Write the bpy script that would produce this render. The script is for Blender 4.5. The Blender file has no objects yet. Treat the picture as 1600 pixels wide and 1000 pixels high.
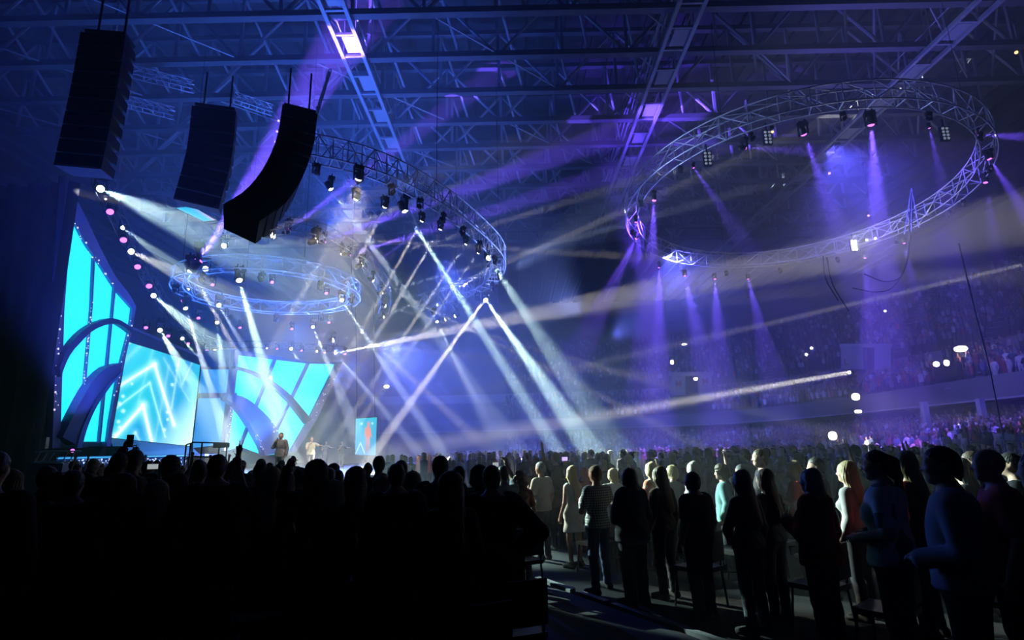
import bpy, math, random
import numpy as np
from mathutils import Vector, Matrix

random.seed(7)
rng = np.random.default_rng(11)
scn = bpy.context.scene
COL = scn.collection

# ------------------------------------------------------------------ camera
F = 900.0
CZ = 1.9
_p = math.atan(200 / 900)
_ro = math.radians(1.2)
_f = np.array([0, math.cos(_p), math.sin(_p)])
_r0 = np.array([1.0, 0, 0])
_u0 = np.array([0, -math.sin(_p), math.cos(_p)])
CU = _u0 * math.cos(_ro) + _r0 * math.sin(_ro)
CR = _r0 * math.cos(_ro) - _u0 * math.sin(_ro)
CPOS = np.array([0, 0, CZ])
cam_data = bpy.data.cameras.new('camera')
cam_data.sensor_width = 36
cam_data.lens = F / 1600 * 36
cam_data.clip_end = 300
cam = bpy.data.objects.new('camera', cam_data)
COL.objects.link(cam)
M = Matrix.Identity(4)
for i in range(3):
    M[i][0], M[i][1], M[i][2], M[i][3] = CR[i], CU[i], -_f[i], CPOS[i]
cam.matrix_world = M
scn.camera = cam

# ------------------------------------------------------------------ world, exposure, integrator
w = bpy.data.worlds.new('hall_darkness')
scn.world = w
w.use_nodes = True
w.node_tree.nodes['Background'].inputs[0].default_value = (0.01, 0.012, 0.03, 1)
w.node_tree.nodes['Background'].inputs[1].default_value = 0.0
vs = scn.view_settings
vs.view_transform = 'Standard'
vs.look = 'None'
vs.exposure = 0.0
vs.gamma = 1
vs.use_curve_mapping = False
cy = scn.cycles
cy.max_bounces = 3
cy.diffuse_bounces = 1
cy.glossy_bounces = 1
cy.transmission_bounces = 1
cy.volume_bounces = 0
cy.transparent_max_bounces = 4
cy.sample_clamp_direct = 0
cy.sample_clamp_indirect = 3
cy.caustics_reflective = False
cy.caustics_refractive = False
cy.use_light_tree = True
HAZE = 0.011        # per metre, over the stage and the far hall
HAZE_NEAR = 0.005   # thinner over the seats by the camera
PW = 2.5            # master level of every stage lamp


def ray(px, py):
    return _f + CR * (px - 800) / F + CU * (500 - py) / F


def onY(px, py, Y):
    d = ray(px, py)
    return CPOS + d * Y / d[1]


def onz(px, py, z):
    d = ray(px, py)
    return CPOS + d * (z - CZ) / d[2]


def proj(P):
    d = np.asarray(P, float) - CPOS
    z = d @ _f
    return 800 + F * (d @ CR) / z, 500 - F * (d @ CU) / z


# added wash lights without fixtures, to brighten haze, roof and crowd: (place, aim, half angle, power, colour)
WASH = [
    ((-9, 27, 12.5), (-6, 34, 30), 48, 4500, (.05, .13, 1.0)),
    ((-6, 40, 10.5), (0, 44, 27), 50, 4500, (.07, .15, 1.0)),
    ((8.5, 38, 13.0), (9.5, 37, 28), 24, 13000, (.12, .04, 1.0)),
    ((22, 34, 15.0), (20, 24, 28), 40, 2000, (.10, .06, 1.0)),
    ((16, 26, 16.0), (37, 48, 8), 42, 9500, (.10, .09, 1.0)),
    ((12, 42, 16.0), (30, 74, 10), 36, 24000, (.12, .13, 1.0)),
    ((26, 33, 15.0), (26.5, 33, 2), 28, 2600, (.08, .035, 1.0)),
    ((-12, 33, 10.0), (-14, 32, 1), 40, 5000, (.12, .28, 1.0)),
    ((-10, 44, 10.0), (-4, 58, 4), 50, 23000, (.10, .16, 1.0)),
    ((-5.9, 20.8, 12.3), (-10.8, 31, 1.2), 30, 9000, (1.0, .86, .68)),
    ((-4, 30, 12.0), (2, 40, 3), 40, 9000, (.08, .14, 1.0)),
    ((-13.5, 31, 2.2), (-13.7, 31.6, 20), 46, 16000, (.05, .18, 1.0)),
    ((-17, 22.5, 3.5), (-10, 17, 20), 45, 3800, (.05, .09, 1.0)),
    ((4, 31, 9.0), (-1, 33, 13.4), 50, 3000, (.20, .30, 1.0)),
    ((7, 40, 9.0), (14, 33, 16.5), 42, 3500, (.14, .18, 1.0)),
    ((-15, 49, 9.0), (-8, 36, 6), 45, 11000, (.06, .13, 1.0)),
    ((0, 32, 12.0), (10.5, 27.5, 17), 17, 5000, (.35, .48, 1.0)),
]
for i, (a, b, ha, pwr, c) in enumerate(WASH):
    L = bpy.data.lights.new('added_wash_light', 'SPOT')
    L.energy = pwr * PW
    L.color = c
    L.spot_size = math.radians(2 * ha)
    L.spot_blend = 1.0
    L.shadow_soft_size = 0.3
    o = bpy.data.objects.new('added_wash_light', L)
    COL.objects.link(o)
    o.location = a
    o.rotation_euler = (Vector(b) - Vector(a)).to_track_quat('-Z', 'Y').to_euler()


# ------------------------------------------------------------------ materials
MATS = {}


def mat(name, c, rough=.8, metal=0.0, c2=None, scale=12.0, bump=0.0, emit=None, es=0.0, spec=.3, stretch=None, quiet=False):
    if name in MATS:
        return MATS[name]
    m = bpy.data.materials.new(name)
    m.use_nodes = True
    nt = m.node_tree
    b = nt.nodes['Principled BSDF']
    b.inputs['Roughness'].default_value = rough
    b.inputs['Metallic'].default_value = metal
    b.inputs['Specular IOR Level'].default_value = spec
    c = tuple(c)
    if c2 is None:
        c2 = tuple(x * .72 for x in c)
    tc = nt.nodes.new('ShaderNodeTexCoord')
    n = nt.nodes.new('ShaderNodeTexNoise')
    n.inputs['Scale'].default_value = scale
    n.inputs['Detail'].default_value = 2
    mp = nt.nodes.new('ShaderNodeMapping')
    if stretch:
        mp.inputs['Scale'].default_value = stretch
    nt.links.new(tc.outputs['Object'], mp.inputs['Vector'])
    nt.links.new(mp.outputs['Vector'], n.inputs['Vector'])
    mx = nt.nodes.new('ShaderNodeMix')
    mx.data_type = 'RGBA'
    mx.inputs[6].default_value = (*c, 1)
    mx.inputs[7].default_value = (*c2, 1)
    nt.links.new(n.outputs['Fac'], mx.inputs[0])
    nt.links.new(mx.outputs[2], b.inputs['Base Color'])
    if bump:
        bp = nt.nodes.new('ShaderNodeBump')
        bp.inputs['Strength'].default_value = bump
        nt.links.new(n.outputs['Fac'], bp.inputs['Height'])
        nt.links.new(bp.outputs['Normal'], b.inputs['Normal'])
    if emit:
        b.inputs['Emission Color'].default_value = (*emit, 1)
        b.inputs['Emission Strength'].default_value = es
        if quiet:
            m.cycles.emission_sampling = 'NONE'
    MATS[name] = m
    return m


def mat_attr(name, emit=0.0, rough=.8, quiet=False):
    """colour read from the mesh's own colour attribute (flat print, screens, cloth colours)"""
    if name in MATS:
        return MATS[name]
    m = bpy.data.materials.new(name)
    m.use_nodes = True
    nt = m.node_tree
    b = nt.nodes['Principled BSDF']
    b.inputs['Roughness'].default_value = rough
    at = nt.nodes.new('ShaderNodeAttribute')
    at.attribute_name = 'Col'
    if emit:
        b.inputs['Base Color'].default_value = (.01, .01, .01, 1)
        nt.links.new(at.outputs['Color'], b.inputs['Emission Color'])
        b.inputs['Emission Strength'].default_value = emit
        if quiet:
            m.cycles.emission_sampling = 'NONE'
    else:
        nt.links.new(at.outputs['Color'], b.inputs['Base Color'])
    MATS[name] = m
    return m


def mat_objcol(name):
    m = bpy.data.materials.new(name)
    m.use_nodes = True
    nt = m.node_tree
    b = nt.nodes['Principled BSDF']
    b.inputs['Roughness'].default_value = .9
    oi = nt.nodes.new('ShaderNodeObjectInfo')
    nt.links.new(oi.outputs['Color'], b.inputs['Base Color'])
    return m


STEEL = mat('painted_roof_steel', (.30, .34, .40), .55, .2, scale=3)
STEEL_C = mat('grey_chord_steel', (.085, .095, .12), .6, .2, scale=3)
STEEL_D = mat('dark_roof_steel', (.06, .07, .09), .6, .2, scale=3)
ALU = mat('truss_aluminium', (.62, .66, .72), .4, .25, scale=9)
BLACK = mat('black_coated_metal', (.012, .012, .015), .5, .3, scale=20)
BLACKC = mat('black_cabinet_paint', (.010, .010, .013), .7, 0, scale=30, bump=.1)
GRILLE = mat('black_speaker_grille', (.006, .006, .008), .6, .3, scale=200)
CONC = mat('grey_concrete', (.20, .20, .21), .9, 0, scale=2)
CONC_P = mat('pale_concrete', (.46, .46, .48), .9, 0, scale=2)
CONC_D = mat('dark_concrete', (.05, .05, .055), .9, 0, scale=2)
DECK = mat('dark_roof_deck', (.022, .025, .032), .8, 0, scale=1.5)
CURT = mat('black_drape_cloth', (.010, .012, .02), .95, 0, scale=5)
STAGE_F = mat('pale_stage_floor', (.55, .56, .62), .35, 0, scale=4)
STAGE_D = mat('dark_stage_fascia', (.03, .035, .06), .5, 0, scale=6)
FLOORM = mat('dark_arena_floor', (.008, .008, .009), .9, 0, scale=3, c2=(.005, .005, .006), spec=.1)
AISLE = mat('grey_aisle_carpet', (.02, .02, .023), .95, 0, scale=60)
STRIPE = mat('white_aisle_edging', (.22, .23, .24), .7, 0, scale=8)
CHAIRM = mat('black_chair_plastic', (.012, .012, .013), .45, 0, scale=20)
RUBBER = mat('black_cable_rubber', (.012, .012, .014), .7, 0, scale=20)


# ------------------------------------------------------------------ object helpers
def tag(o, label=None, cat=None, group=None, kind=None):
    if label:
        o['label'] = label
    if cat:
        o['category'] = cat
    if group:
        o['group'] = group
    if kind:
        o['kind'] = kind
    return o


def root(name, loc, label, cat, group=None, rz=0.0, kind=None):
    o = bpy.data.objects.new(name, None)
    COL.objects.link(o)
    o.location = loc
    o.rotation_euler = (0, 0, rz)
    o.empty_display_size = .2
    return tag(o, label, cat, group, kind)


def mesh(name, V, Fc, m=None, smooth=False):
    me = bpy.data.meshes.new(name)
    me.from_pydata([tuple(map(float, v)) for v in V], [], Fc)
    if m:
        me.materials.append(m)
    if smooth:
        me.polygons.foreach_set('use_smooth', [True] * len(me.polygons))
    me.update()
    return me


def link(name, me, parent=None, loc=None, M4=None, m=None):
    """an object of mesh me; M4 / loc are world placements, parents are unrotated empties unless loc is None"""
    o = bpy.data.objects.new(name, me)
    COL.objects.link(o)
    if parent is not None:
        o.parent = parent
        if M4 is not None:
            o.matrix_local = Matrix.Translation(-base(parent)) @ M4
        elif loc is not None:
            o.location = Vector(loc) - base(parent)
    else:
        if M4 is not None:
            o.matrix_world = M4
        elif loc is not None:
            o.location = loc
    if m is not None:
        o.material_slots[0].link = 'OBJECT'
        o.material_slots[0].material = m
    return o


def base(o):
    v = Vector((0, 0, 0))
    while o is not None:
        v = v + o.location
        o = o.parent
    return v


class MB:
    def __init__(s):
        s.V, s.F = [], []

    def add(s, V, Fc):
        n = len(s.V)
        s.V += [tuple(map(float, v)) for v in V]
        s.F += [tuple(i + n for i in f) for f in Fc]
        return s

    def box(s, c, d, rz=0.0, M3=None):
        c = np.array(c, float)
        hx, hy, hz = [x / 2 for x in d]
        P = np.array([(x, y, z) for z in (-hz, hz) for y in (-hy, hy) for x in (-hx, hx)])
        if M3 is not None:
            P = P @ np.array(M3).T
        elif rz:
            ca, sa = math.cos(rz), math.sin(rz)
            P = np.stack([P[:, 0] * ca - P[:, 1] * sa, P[:, 0] * sa + P[:, 1] * ca, P[:, 2]], 1)
        return s.add(P + c, [(0, 2, 3, 1), (4, 5, 7, 6), (0, 1, 5, 4), (2, 6, 7, 3), (0, 4, 6, 2), (1, 3, 7, 5)])

    def tube(s, pts, r, n=6, closed=False, caps=True):
        pts = [np.array(p, float) for p in pts]
        N = len(pts)
        V = []
        for i, p in enumerate(pts):
            a = pts[(i - 1) % N] if (closed or i > 0) else p
            b = pts[(i + 1) % N] if (closed or i < N - 1) else p
            t = b - a
            t = t / (np.linalg.norm(t) + 1e-9)
            up = np.array([0, 0, 1.0]) if abs(t[2]) < .9 else np.array([1.0, 0, 0])
            e = np.cross(t, up)
            e = e / np.linalg.norm(e)
            g = np.cross(e, t)
            rr = r[i] if isinstance(r, (list, tuple)) else r
            for k in range(n):
                q = 2 * math.pi * k / n
                V.append(p + rr * (math.cos(q) * e + math.sin(q) * g))
        Fc = []
        for i in range(N if closed else N - 1):
            j = (i + 1) % N
            for k in range(n):
                l = (k + 1) % n
                Fc.append((i * n + k, i * n + l, j * n + l, j * n + k))
        if caps and not closed:
            Fc.append(tuple(range(n))[::-1])
            Fc.append(tuple((N - 1) * n + k for k in range(n)))
        return s.add(V, Fc)

    def lathe(s, prof, n=12, c=(0, 0, 0)):
        V = [(c[0] + r * math.cos(2 * math.pi * k / n), c[1] + r * math.sin(2 * math.pi * k / n), c[2] + z) for r, z in prof for k in range(n)]
        Fc = [(i * n + k, i * n + (k + 1) % n, (i + 1) * n + (k + 1) % n, (i + 1) * n + k) for i in range(len(prof) - 1) for k in range(n)]
        Fc += [tuple(range(n))[::-1], tuple((len(prof) - 1) * n + k for k in range(n))]
        return s.add(V, Fc)

    def build(s, name, m, parent=None, loc=None, smooth=False):
        return link(name, mesh(name, s.V, s.F, m, smooth), parent, loc if loc is not None else ((0, 0, 0) if parent is not None else None))


_cyl = {}


def unit_cyl(m, n=6):
    k = (m.name, n)
    if k not in _cyl:
        b = MB().tube([(0, 0, 0), (0, 0, 1)], 1.0, n)
        _cyl[k] = mesh('strut', b.V, b.F, m)
    return _cyl[k]


_ubox = {}


def unit_bar(m):
    if m.name not in _ubox:
        b = MB().box((0, 0, .5), (1, 1, 1))
        _ubox[m.name] = mesh('bar', b.V, b.F, m)
    return _ubox[m.name]


def strut(name, a, b, r, m, parent, square=False, n=6, r2=None):
    a, b = Vector(a), Vector(b)
    d = b - a
    L = d.length
    q = d.normalized().to_track_quat('Z', 'Y').to_matrix().to_4x4()
    M4 = Matrix.Translation(a) @ q @ Matrix.Diagonal((r, r2 or r, L, 1))
    return link(name, unit_bar(m) if square else unit_cyl(m, n), parent, M4=M4)


def smooth_line(pts, n, closed=False):
    """Catmull-Rom through pts, n samples evenly along its length"""
    P = [np.array(p, float) for p in pts]
    N = len(P)
    out = []
    for i in range(N if closed else N - 1):
        p0 = P[(i - 1) % N] if closed or i > 0 else 2 * P[0] - P[1]
        p1, p2 = P[i], P[(i + 1) % N]
        p3 = P[(i + 2) % N] if closed or i < N - 2 else 2 * P[-1] - P[-2]
        for t in np.linspace(0, 1, 24, endpoint=False):
            out.append(.5 * (2 * p1 + (p2 - p0) * t + (2 * p0 - 5 * p1 + 4 * p2 - p3) * t * t + (3 * p1 - p0 - 3 * p2 + p3) * t ** 3))
    if not closed:
        out.append(P[-1])
    else:
        out.append(out[0])
    out = np.array(out)
    s = np.concatenate([[0], np.cumsum(np.linalg.norm(np.diff(out, axis=0), axis=1))])
    q = np.linspace(0, s[-1], n, endpoint=not closed)
    return np.stack([np.interp(q, s, out[:, k]) for k in range(3)], 1)

# ------------------------------------------------------------------ the hall: floor, walls, roof deck, bowl
fl = MB().box((0, 50, -.1), (124, 124, .2)).build('floor', FLOORM)
tag(fl, 'dark bare arena floor under the standing crowd', 'floor', kind='structure')
rd = MB()
for k in range(62):                      # trapezoid ribs of the deck run along the hall
    x = -62 + 2 * k
    rd.add([(x, -12, 29.6), (x + 1.3, -12, 29.6), (x + 1.5, -12, 29.9), (x + 2, -12, 29.9),
            (x, 112, 29.6), (x + 1.3, 112, 29.6), (x + 1.5, 112, 29.9), (x + 2, 112, 29.9)],
           [(0, 1, 5, 4), (1, 2, 6, 5), (2, 3, 7, 6)])
rd = rd.build('ceiling', DECK)
tag(rd, 'dark ribbed steel roof deck above the trusses', 'ceiling', kind='structure')
for nm, c, d in (('wall_right', (60.3, 50, 14.9), (.6, 124, 30)), ('wall_left', (-60.3, 50, 14.9), (.6, 124, 30)),
                 ('wall_far', (0, 110.3, 14.9), (121, .6, 30)), ('wall_rear', (0, -10.3, 14.9), (121, .6, 30))):
    tag(MB().box(c, d).build(nm, CONC_D), 'dark outer %s of the arena' % nm.replace('_', ' '), 'wall', kind='structure')

NS = 90
P2 = lambda L: [(x, y, 0) for x, y in L]
C_LOW = smooth_line(P2([(22, 6), (22, 20), (21.5, 33), (21.5, 48), (20.5, 58), (17, 66), (12, 69), (4, 71), (-8, 72), (-22, 72)]), NS)
C_FAS = smooth_line(P2([(31, 6), (31, 20), (30.5, 33), (30.5, 48), (29.5, 61), (27, 70), (21, 77), (8, 81), (-8, 82), (-22, 82)]), NS)
C_RAIL = smooth_line(P2([(42, 6), (42, 25), (42, 47), (40, 60), (36.5, 73), (29, 83.5), (10, 89.5), (-10, 91), (-24, 91)]), NS)
C_TOP = smooth_line(P2([(57, 4), (57, 25), (57, 50), (54, 68), (48, 85), (38, 99), (14, 106), (-10, 107), (-26, 107)]), NS)
C_LB = C_FAS + (C_RAIL - C_FAS) * .35


def loft(name, A, B, prof, m, label, cat, parent=None):
    """prof: list of (u, z): u blends plan curve A into B"""
    V, Fc = [], []
    K = len(prof)
    for a, b in zip(A, B):
        for u, z in prof:
            q = a + (b - a) * u
            V.append((q[0], q[1], z))
    for i in range(len(A) - 1):
        for k in range(K - 1):
            Fc.append((i * K + k, (i + 1) * K + k, (i + 1) * K + k + 1, i * K + k + 1))
    o = link(name, mesh(name, V, Fc, m), parent, (0, 0, 0) if parent is not None else None)
    if parent is None:
        tag(o, label, cat, kind='structure')
    return o


def steps(n, z0, z1):
    pr = [(0, z0)]
    for k in range(n):
        z = z0 + (z1 - z0) * (k + 1) / n
        pr.append((k / n + 1e-3, z))
        pr.append(((k + 1) / n, z))
    return pr


TIERS = dict(low=(C_LOW, C_LB, 11, .35, 2.4), mid=(C_FAS, C_RAIL, 9, 4.9, 8.7), up=(C_RAIL, C_TOP, 18, 9.9, 20.0))
loft('seating_tier', C_LOW, C_LB, [(0, 0)] + steps(11, .35, 2.4), CONC_D, 'stepped lower tier under the balcony, filled with crowd', 'seating tier')
loft('seating_tier', C_FAS, C_RAIL, steps(9, 4.9, 8.7), CONC_D, 'stepped middle tier above the plain balcony front', 'seating tier')
loft('seating_tier', C_RAIL, C_TOP, steps(18, 9.9, 20.0), CONC_D, 'steep upper tier behind the long pale rail', 'seating tier')
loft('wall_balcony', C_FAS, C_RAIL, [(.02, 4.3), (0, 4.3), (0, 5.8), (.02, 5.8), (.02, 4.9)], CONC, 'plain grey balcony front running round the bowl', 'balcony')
loft('trim_1', C_FAS, C_RAIL, [(-.012, 4.25), (-.012, 4.36), (.005, 4.36)], CONC_P, 'thin pale lip under the balcony front', 'trim')
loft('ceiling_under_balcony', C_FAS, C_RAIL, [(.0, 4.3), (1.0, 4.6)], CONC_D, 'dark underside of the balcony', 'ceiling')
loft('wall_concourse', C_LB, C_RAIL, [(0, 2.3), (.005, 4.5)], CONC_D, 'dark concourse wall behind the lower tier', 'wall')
loft('trim_2', C_RAIL, C_TOP, [(0, 9.0), (-.01, 9.0), (-.01, 10.2), (.008, 10.2), (.008, 9.9)], CONC_P, 'long pale front wall below the upper tier', 'rail wall')

# left black drape that hides the wing of the stage
V, Fc = [], []
n = 120
for k in range(n + 1):
    t = k / n
    x = -40 + 20.3 * t
    y = 24.9 - .5 * t + .22 * math.sin(k * 1.1) + .08 * math.sin(k * 2.7)
    V += [(x, y, 0), (x, y + .05, 7), (x, y, 14.2)]
    if k:
        for j in (0, 1):
            a = (k - 1) * 3 + j
            Fc.append((a, a + 3, a + 4, a + 1))
dr = link('stage_drape', mesh('stage_drape', V, Fc, CURT, True))
tag(dr, 'tall plain black drape left of the cyan stage wing', 'curtain')
md = dr.modifiers.new('thick', 'SOLIDIFY')
md.thickness = .03

# ------------------------------------------------------------------ roof steel
ROOF_Y = [15.4 + 3.42 * i for i in range(14)]
for i, y in enumerate(ROOF_Y):
    r = root('roof_truss', (0, y, 24), 'blue-lit roof truss across the hall, %s from the front' % ('first second third fourth fifth sixth seventh eighth ninth tenth eleventh twelfth thirteenth fourteenth'.split()[i]), 'roof truss', 'cross trusses of the roof', kind='structure')
    x0, x1 = (-34, 33)
    link('bottom_chord', unit_bar(STEEL_C), r, M4=Matrix.Translation((x0, y, 24)) @ Matrix.Rotation(math.pi / 2, 4, 'Y') @ Matrix.Diagonal((.34, .42, x1 - x0, 1)))
    link('top_chord', unit_bar(STEEL_C), r, M4=Matrix.Translation((x0, y, 28.2)) @ Matrix.Rotation(math.pi / 2, 4, 'Y') @ Matrix.Diagonal((.3, .36, x1 - x0, 1)))
    nb = 18
    dx = (x1 - x0) / nb
    for k in range(nb + 1):
        x = x0 + k * dx
        strut('post', (x, y, 24), (x, y, 28.2), .16, STEEL, r, square=True)
        if k < nb:
            a, b = ((x, y, 24), (x + dx, y, 28.2)) if (k + i) % 2 else ((x + dx, y, 24), (x, y, 28.2))
            strut('brace', a, b, .10, STEEL, r)
            if (k + i) % 2 and i < 12:       # sway brace down to the next truss
                strut('sway_brace', (x, y, 28.2), (x + dx * .4, y + 3.42, 24.2), .085, STEEL, r)
            if (k * 5 + i * 3) % 7 < 2 and i < 12:
                strut('tie_rod', (x, y, 24.1), (x + dx, y + 3.42, 24.1), .045, STEEL, r)

# longitudinal catwalks: two rails, rungs and pale floor plates
for (x, wd, pale, lab) in ((-8.6, 1.15, STEEL, 'blue-lit ladder catwalk under the roof, left of the middle'),
                           (9.4, 1.3, STEEL, 'violet-lit ladder catwalk under the roof, right of the middle'),
                           (24.6, 1.2, STEEL, 'dim long catwalk under the roof on the right')):
    r = root('catwalk', (x, 14, 23.5), lab, 'catwalk', kind='structure')
    for sx in (-1, 1):
        strut('rail', (x + sx * wd / 2, 14, 23.6), (x + sx * wd / 2, 64, 23.6), .2, STEEL, r, square=True)
        strut('hand_rail', (x + sx * wd / 2, 14, 24.7), (x + sx * wd / 2, 64, 24.7), .04, STEEL, r)
    for k in range(28):
        y = 14.4 + k * 1.75
        strut('rung', (x - wd / 2, y, 23.62), (x + wd / 2, y, 23.62), .13, STEEL, r, square=True)
        if k % 2:
            o = link('floor_plate', unit_bar(STEEL), r, M4=Matrix.Translation((x + .1, y + .88, 23.66)) @ Matrix.Diagonal((wd * .62, 1.3, .04, 1)))
        strut('hanger', (x + (wd / 2 if k % 2 else -wd / 2), y, 23.6), (x + (wd / 2 if k % 2 else -wd / 2), y, 28.2), .035, STEEL, r)
# a lattice of service cables and duct beside the violet catwalk
for k in range(5):
    o = MB().tube(smooth_line([(8.3 + .12 * k, 15 + j * 6, 24.6 + .5 * math.sin(j * 2.1 + k * 1.3)) for j in range(8)], 40), .05, 5).build('service_cable', STEEL)
    tag(o, 'loose service cable slung along the violet-lit catwalk', 'cable', 'cables along the violet catwalk')
o = MB().tube(smooth_line([(10.5, 24.5, 25.5), (13, 24.5, 24.6), (17, 24.5, 24.3), (21, 24.5, 25.2)], 30), .28, 10).build('ventilation_duct', STEEL_D, smooth=True)
tag(o, 'curved dark duct hanging between the front roof trusses', 'duct')


# ------------------------------------------------------------------ box trusses of the lighting rig
def box_truss(name, line, closed, wd, ht, lab, cat, group=None, r=.038, skip=1, m=ALU, extra=True):
    line = np.array(line, float)
    N = len(line)
    rt = root(name, tuple(line.mean(0)), lab, cat, group)
    E = []
    for i in range(N):
        a = line[(i - 1) % N] if closed or i else line[i]
        b = line[(i + 1) % N] if closed or i < N - 1 else line[i]
        t = b - a
        e = np.array([t[1], -t[0], 0])
        E.append(e / np.linalg.norm(e))
    E = np.array(E)
    cor = {(s, q): line + E * (s * wd / 2) + np.array([0, 0, q * ht]) for s in (-1, 1) for q in (0, 1)}
    ctr = Vector(line.mean(0))
    for kk, L in cor.items():
        fine = smooth_line(L, N * 2, closed)
        b = MB().tube(fine - np.array(ctr), r, 6, closed)
        o = link('chord', mesh('chord', b.V, b.F, m, True), rt, ctr)
    rb = r * .72
    for i in range(N if closed else N - 1):
        j = (i + 1) % N
        for s in (-1, 1):
            a, b = (cor[s, 0][i], cor[s, 1][j]) if (i + (s > 0)) % 2 else (cor[s, 1][i], cor[s, 0][j])
            strut('brace', a, b, rb, m, rt, n=5)
        if i % skip == 0:
            strut('upright', cor[1, 0][i], cor[1, 1][i], rb, m, rt, n=5)
            strut('upright', cor[-1, 0][i], cor[-1, 1][i], rb, m, rt, n=5)
            strut('cross_bar', cor[1, 0][i], cor[-1, 0][i], rb, m, rt, n=5)
            if extra:
                strut('cross_brace', cor[1, 1][i], cor[-1, 1][j], rb, m, rt, n=5)
    return rt, cor


def circle_line(cx, cy_, H, R, ta, tb, n):
    e1 = np.array([1.0, 0, ta])
    e1 /= np.linalg.norm(e1)
    e2 = np.array([0, 1.0, tb])
    e2 -= (e2 @ e1) * e1
    e2 /= np.linalg.norm(e2)
    t = np.linspace(0, 2 * math.pi, n, endpoint=False)
    return np.array([cx, cy_, H]) + R * (np.cos(t)[:, None] * e1 + np.sin(t)[:, None] * e2)


RING_A = circle_line(17.897, 34.31, 16.6, 9.94, -.022, -.087, 46)
ringA, corA = box_truss('circular_truss', RING_A, True, .75, 1.0, 'large circular lighting truss hanging over the crowd on the right', 'lighting truss')
RING_C = circle_line(-13.71, 31.595, 10.7, 4.664, 0, 0, 30)
ringC, corC = box_truss('circular_truss', RING_C, True, .6, .7, 'small blue-lit circular truss hanging over the stage', 'lighting truss', r=.034)
B_PTS = [onz(472, 246, 13.6), onz(550, 262, 13.6), onz(620, 287, 13.6), onz(690, 326, 13.4), onz(740, 364, 13.1), onz(774, 398, 12.6), onz(779, 422, 12.2), onz(762, 446, 11.9), onz(728, 461, 11.6), onz(690, 474, 11.3), onz(655, 485, 11.0)]
RING_B = smooth_line(B_PTS, 40)
ringB, corB = box_truss('curved_truss', RING_B, False, .75, .95, 'curved open-ended lighting truss above the middle of the hall', 'lighting truss')
D_PTS = [onz(345, 372, 11), onz(424, 362, 11), onz(493, 371, 11), onz(533, 391, 11), onz(565, 408, 11), onz(583, 431, 11), onz(597, 452, 11), onz(603, 472, 11), onz(599, 490, 11)]
box_truss('curved_truss', smooth_line(D_PTS, 26), False, .6, .6, 'thin dim curved truss around the small ring, carrying white lamps', 'lighting truss', r=.022, skip=2, extra=False, m=STEEL)
E_PTS = [onY(152, 288, 24), onY(172, 326, 25.4), onY(193, 370, 27), onY(215, 412, 29), onY(240, 457, 31.4), onY(285, 517, 36), onY(337, 542, 41), onY(400, 543, 45), onY(470, 546, 47), onY(540, 551, 47)]
box_truss('curved_truss', smooth_line(E_PTS, 34), False, .5, .5, 'long dim truss curving down behind the cyan stage set', 'lighting truss', r=.02, skip=2, extra=False, m=STEEL_D)
for (a, b, lab) in (((205, 118, 24), (302, 142, 25), 'short straight truss above the leftmost speaker column, upper one'),
                    ((188, 163, 24), (272, 184, 25), 'short straight truss beside the leftmost speaker column, lower one'),
                    ((365, 158, 27), (425, 178, 28), 'short straight truss behind the violet light fan')):
    box_truss('straight_truss', smooth_line([onY(*a), onY(*b)], 6), False, .4, .45, lab, 'lighting truss', r=.025)

# chain hoists carrying the rings
for i, (rg, idx, zt) in enumerate([(RING_A, 4, 24), (RING_A, 12, 24), (RING_A, 20, 24), (RING_A, 29, 24), (RING_A, 38, 24), (RING_C, 3, 24), (RING_C, 11, 24), (RING_C, 19, 24), (RING_C, 26, 24), (RING_B, 12, 24), (RING_B, 24, 24), (RING_B, 34, 24)]):
    q = rg[idx]
    o = MB().tube([(0, 0, 0), (0, 0, zt - q[2] - 1)], .016, 4).build('hoist_cable', BLACK, loc=(q[0], q[1], q[2] + .98))
    tag(o, 'thin vertical hoist cable holding up a lighting truss', 'cable', 'hoist cables of the lighting trusses')
# link chain at the open end of the curved truss
ch = root('hoist_chain', onY(506, 112, 23), 'pale link chain falling to the open end of the curved truss', 'chain')
ca, cb = onY(515, 112, 23), onz(478, 232, 14.4)
lk = MB()
tor = [(.05 * math.cos(q), 0, .1 * math.sin(q)) for q in np.linspace(0, 2 * math.pi, 9)[:-1]]
lk.tube(tor, .017, 5, True)
lkm = mesh('chain_link', lk.V, lk.F, ALU)
nl = 34
for k in range(nl):
    p = ca + (cb - ca) * k / (nl - 1)
    link('chain_link', lkm, ch, M4=Matrix.Translation(p) @ Matrix.Rotation((k % 2) * math.pi / 2, 4, 'Z') @ Matrix.Scale(1.5, 4))
# cable loops under the right side of the big ring
g0 = onY(1424, 300, 33)
for k, (pts, lab) in enumerate((([(1424, 300, 33), (1421, 350, 33), (1416, 410, 33), (1396, 448, 33), (1368, 456, 33), (1332, 450, 33)], 'longer cable loop slung below the big circular truss'),
                                ([(1427, 300, 33.2), (1424, 360, 33.2), (1412, 425, 33.2), (1385, 440, 33.2), (1350, 428, 33.2)], 'shorter cable loop slung below the big circular truss'))):
    o = MB().tube(smooth_line([onY(*q) for q in pts], 44), .035, 5).build('cable_loop', RUBBER)
    tag(o, lab, 'cable')
fr = root('cable_mast', tuple(g0), 'pointed narrow steel frame where cable loops hang on the big ring', 'hoist')
for a, b in (((1424, 294), (1413, 366)), ((1424, 294), (1436, 356)), ((1419, 330), (1430, 326)), ((1416, 348), (1433, 342)), ((1424, 294), (1424, 362))):
    strut('bar', onY(*a, 33), onY(*b, 33), .03, ALU, fr)
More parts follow.
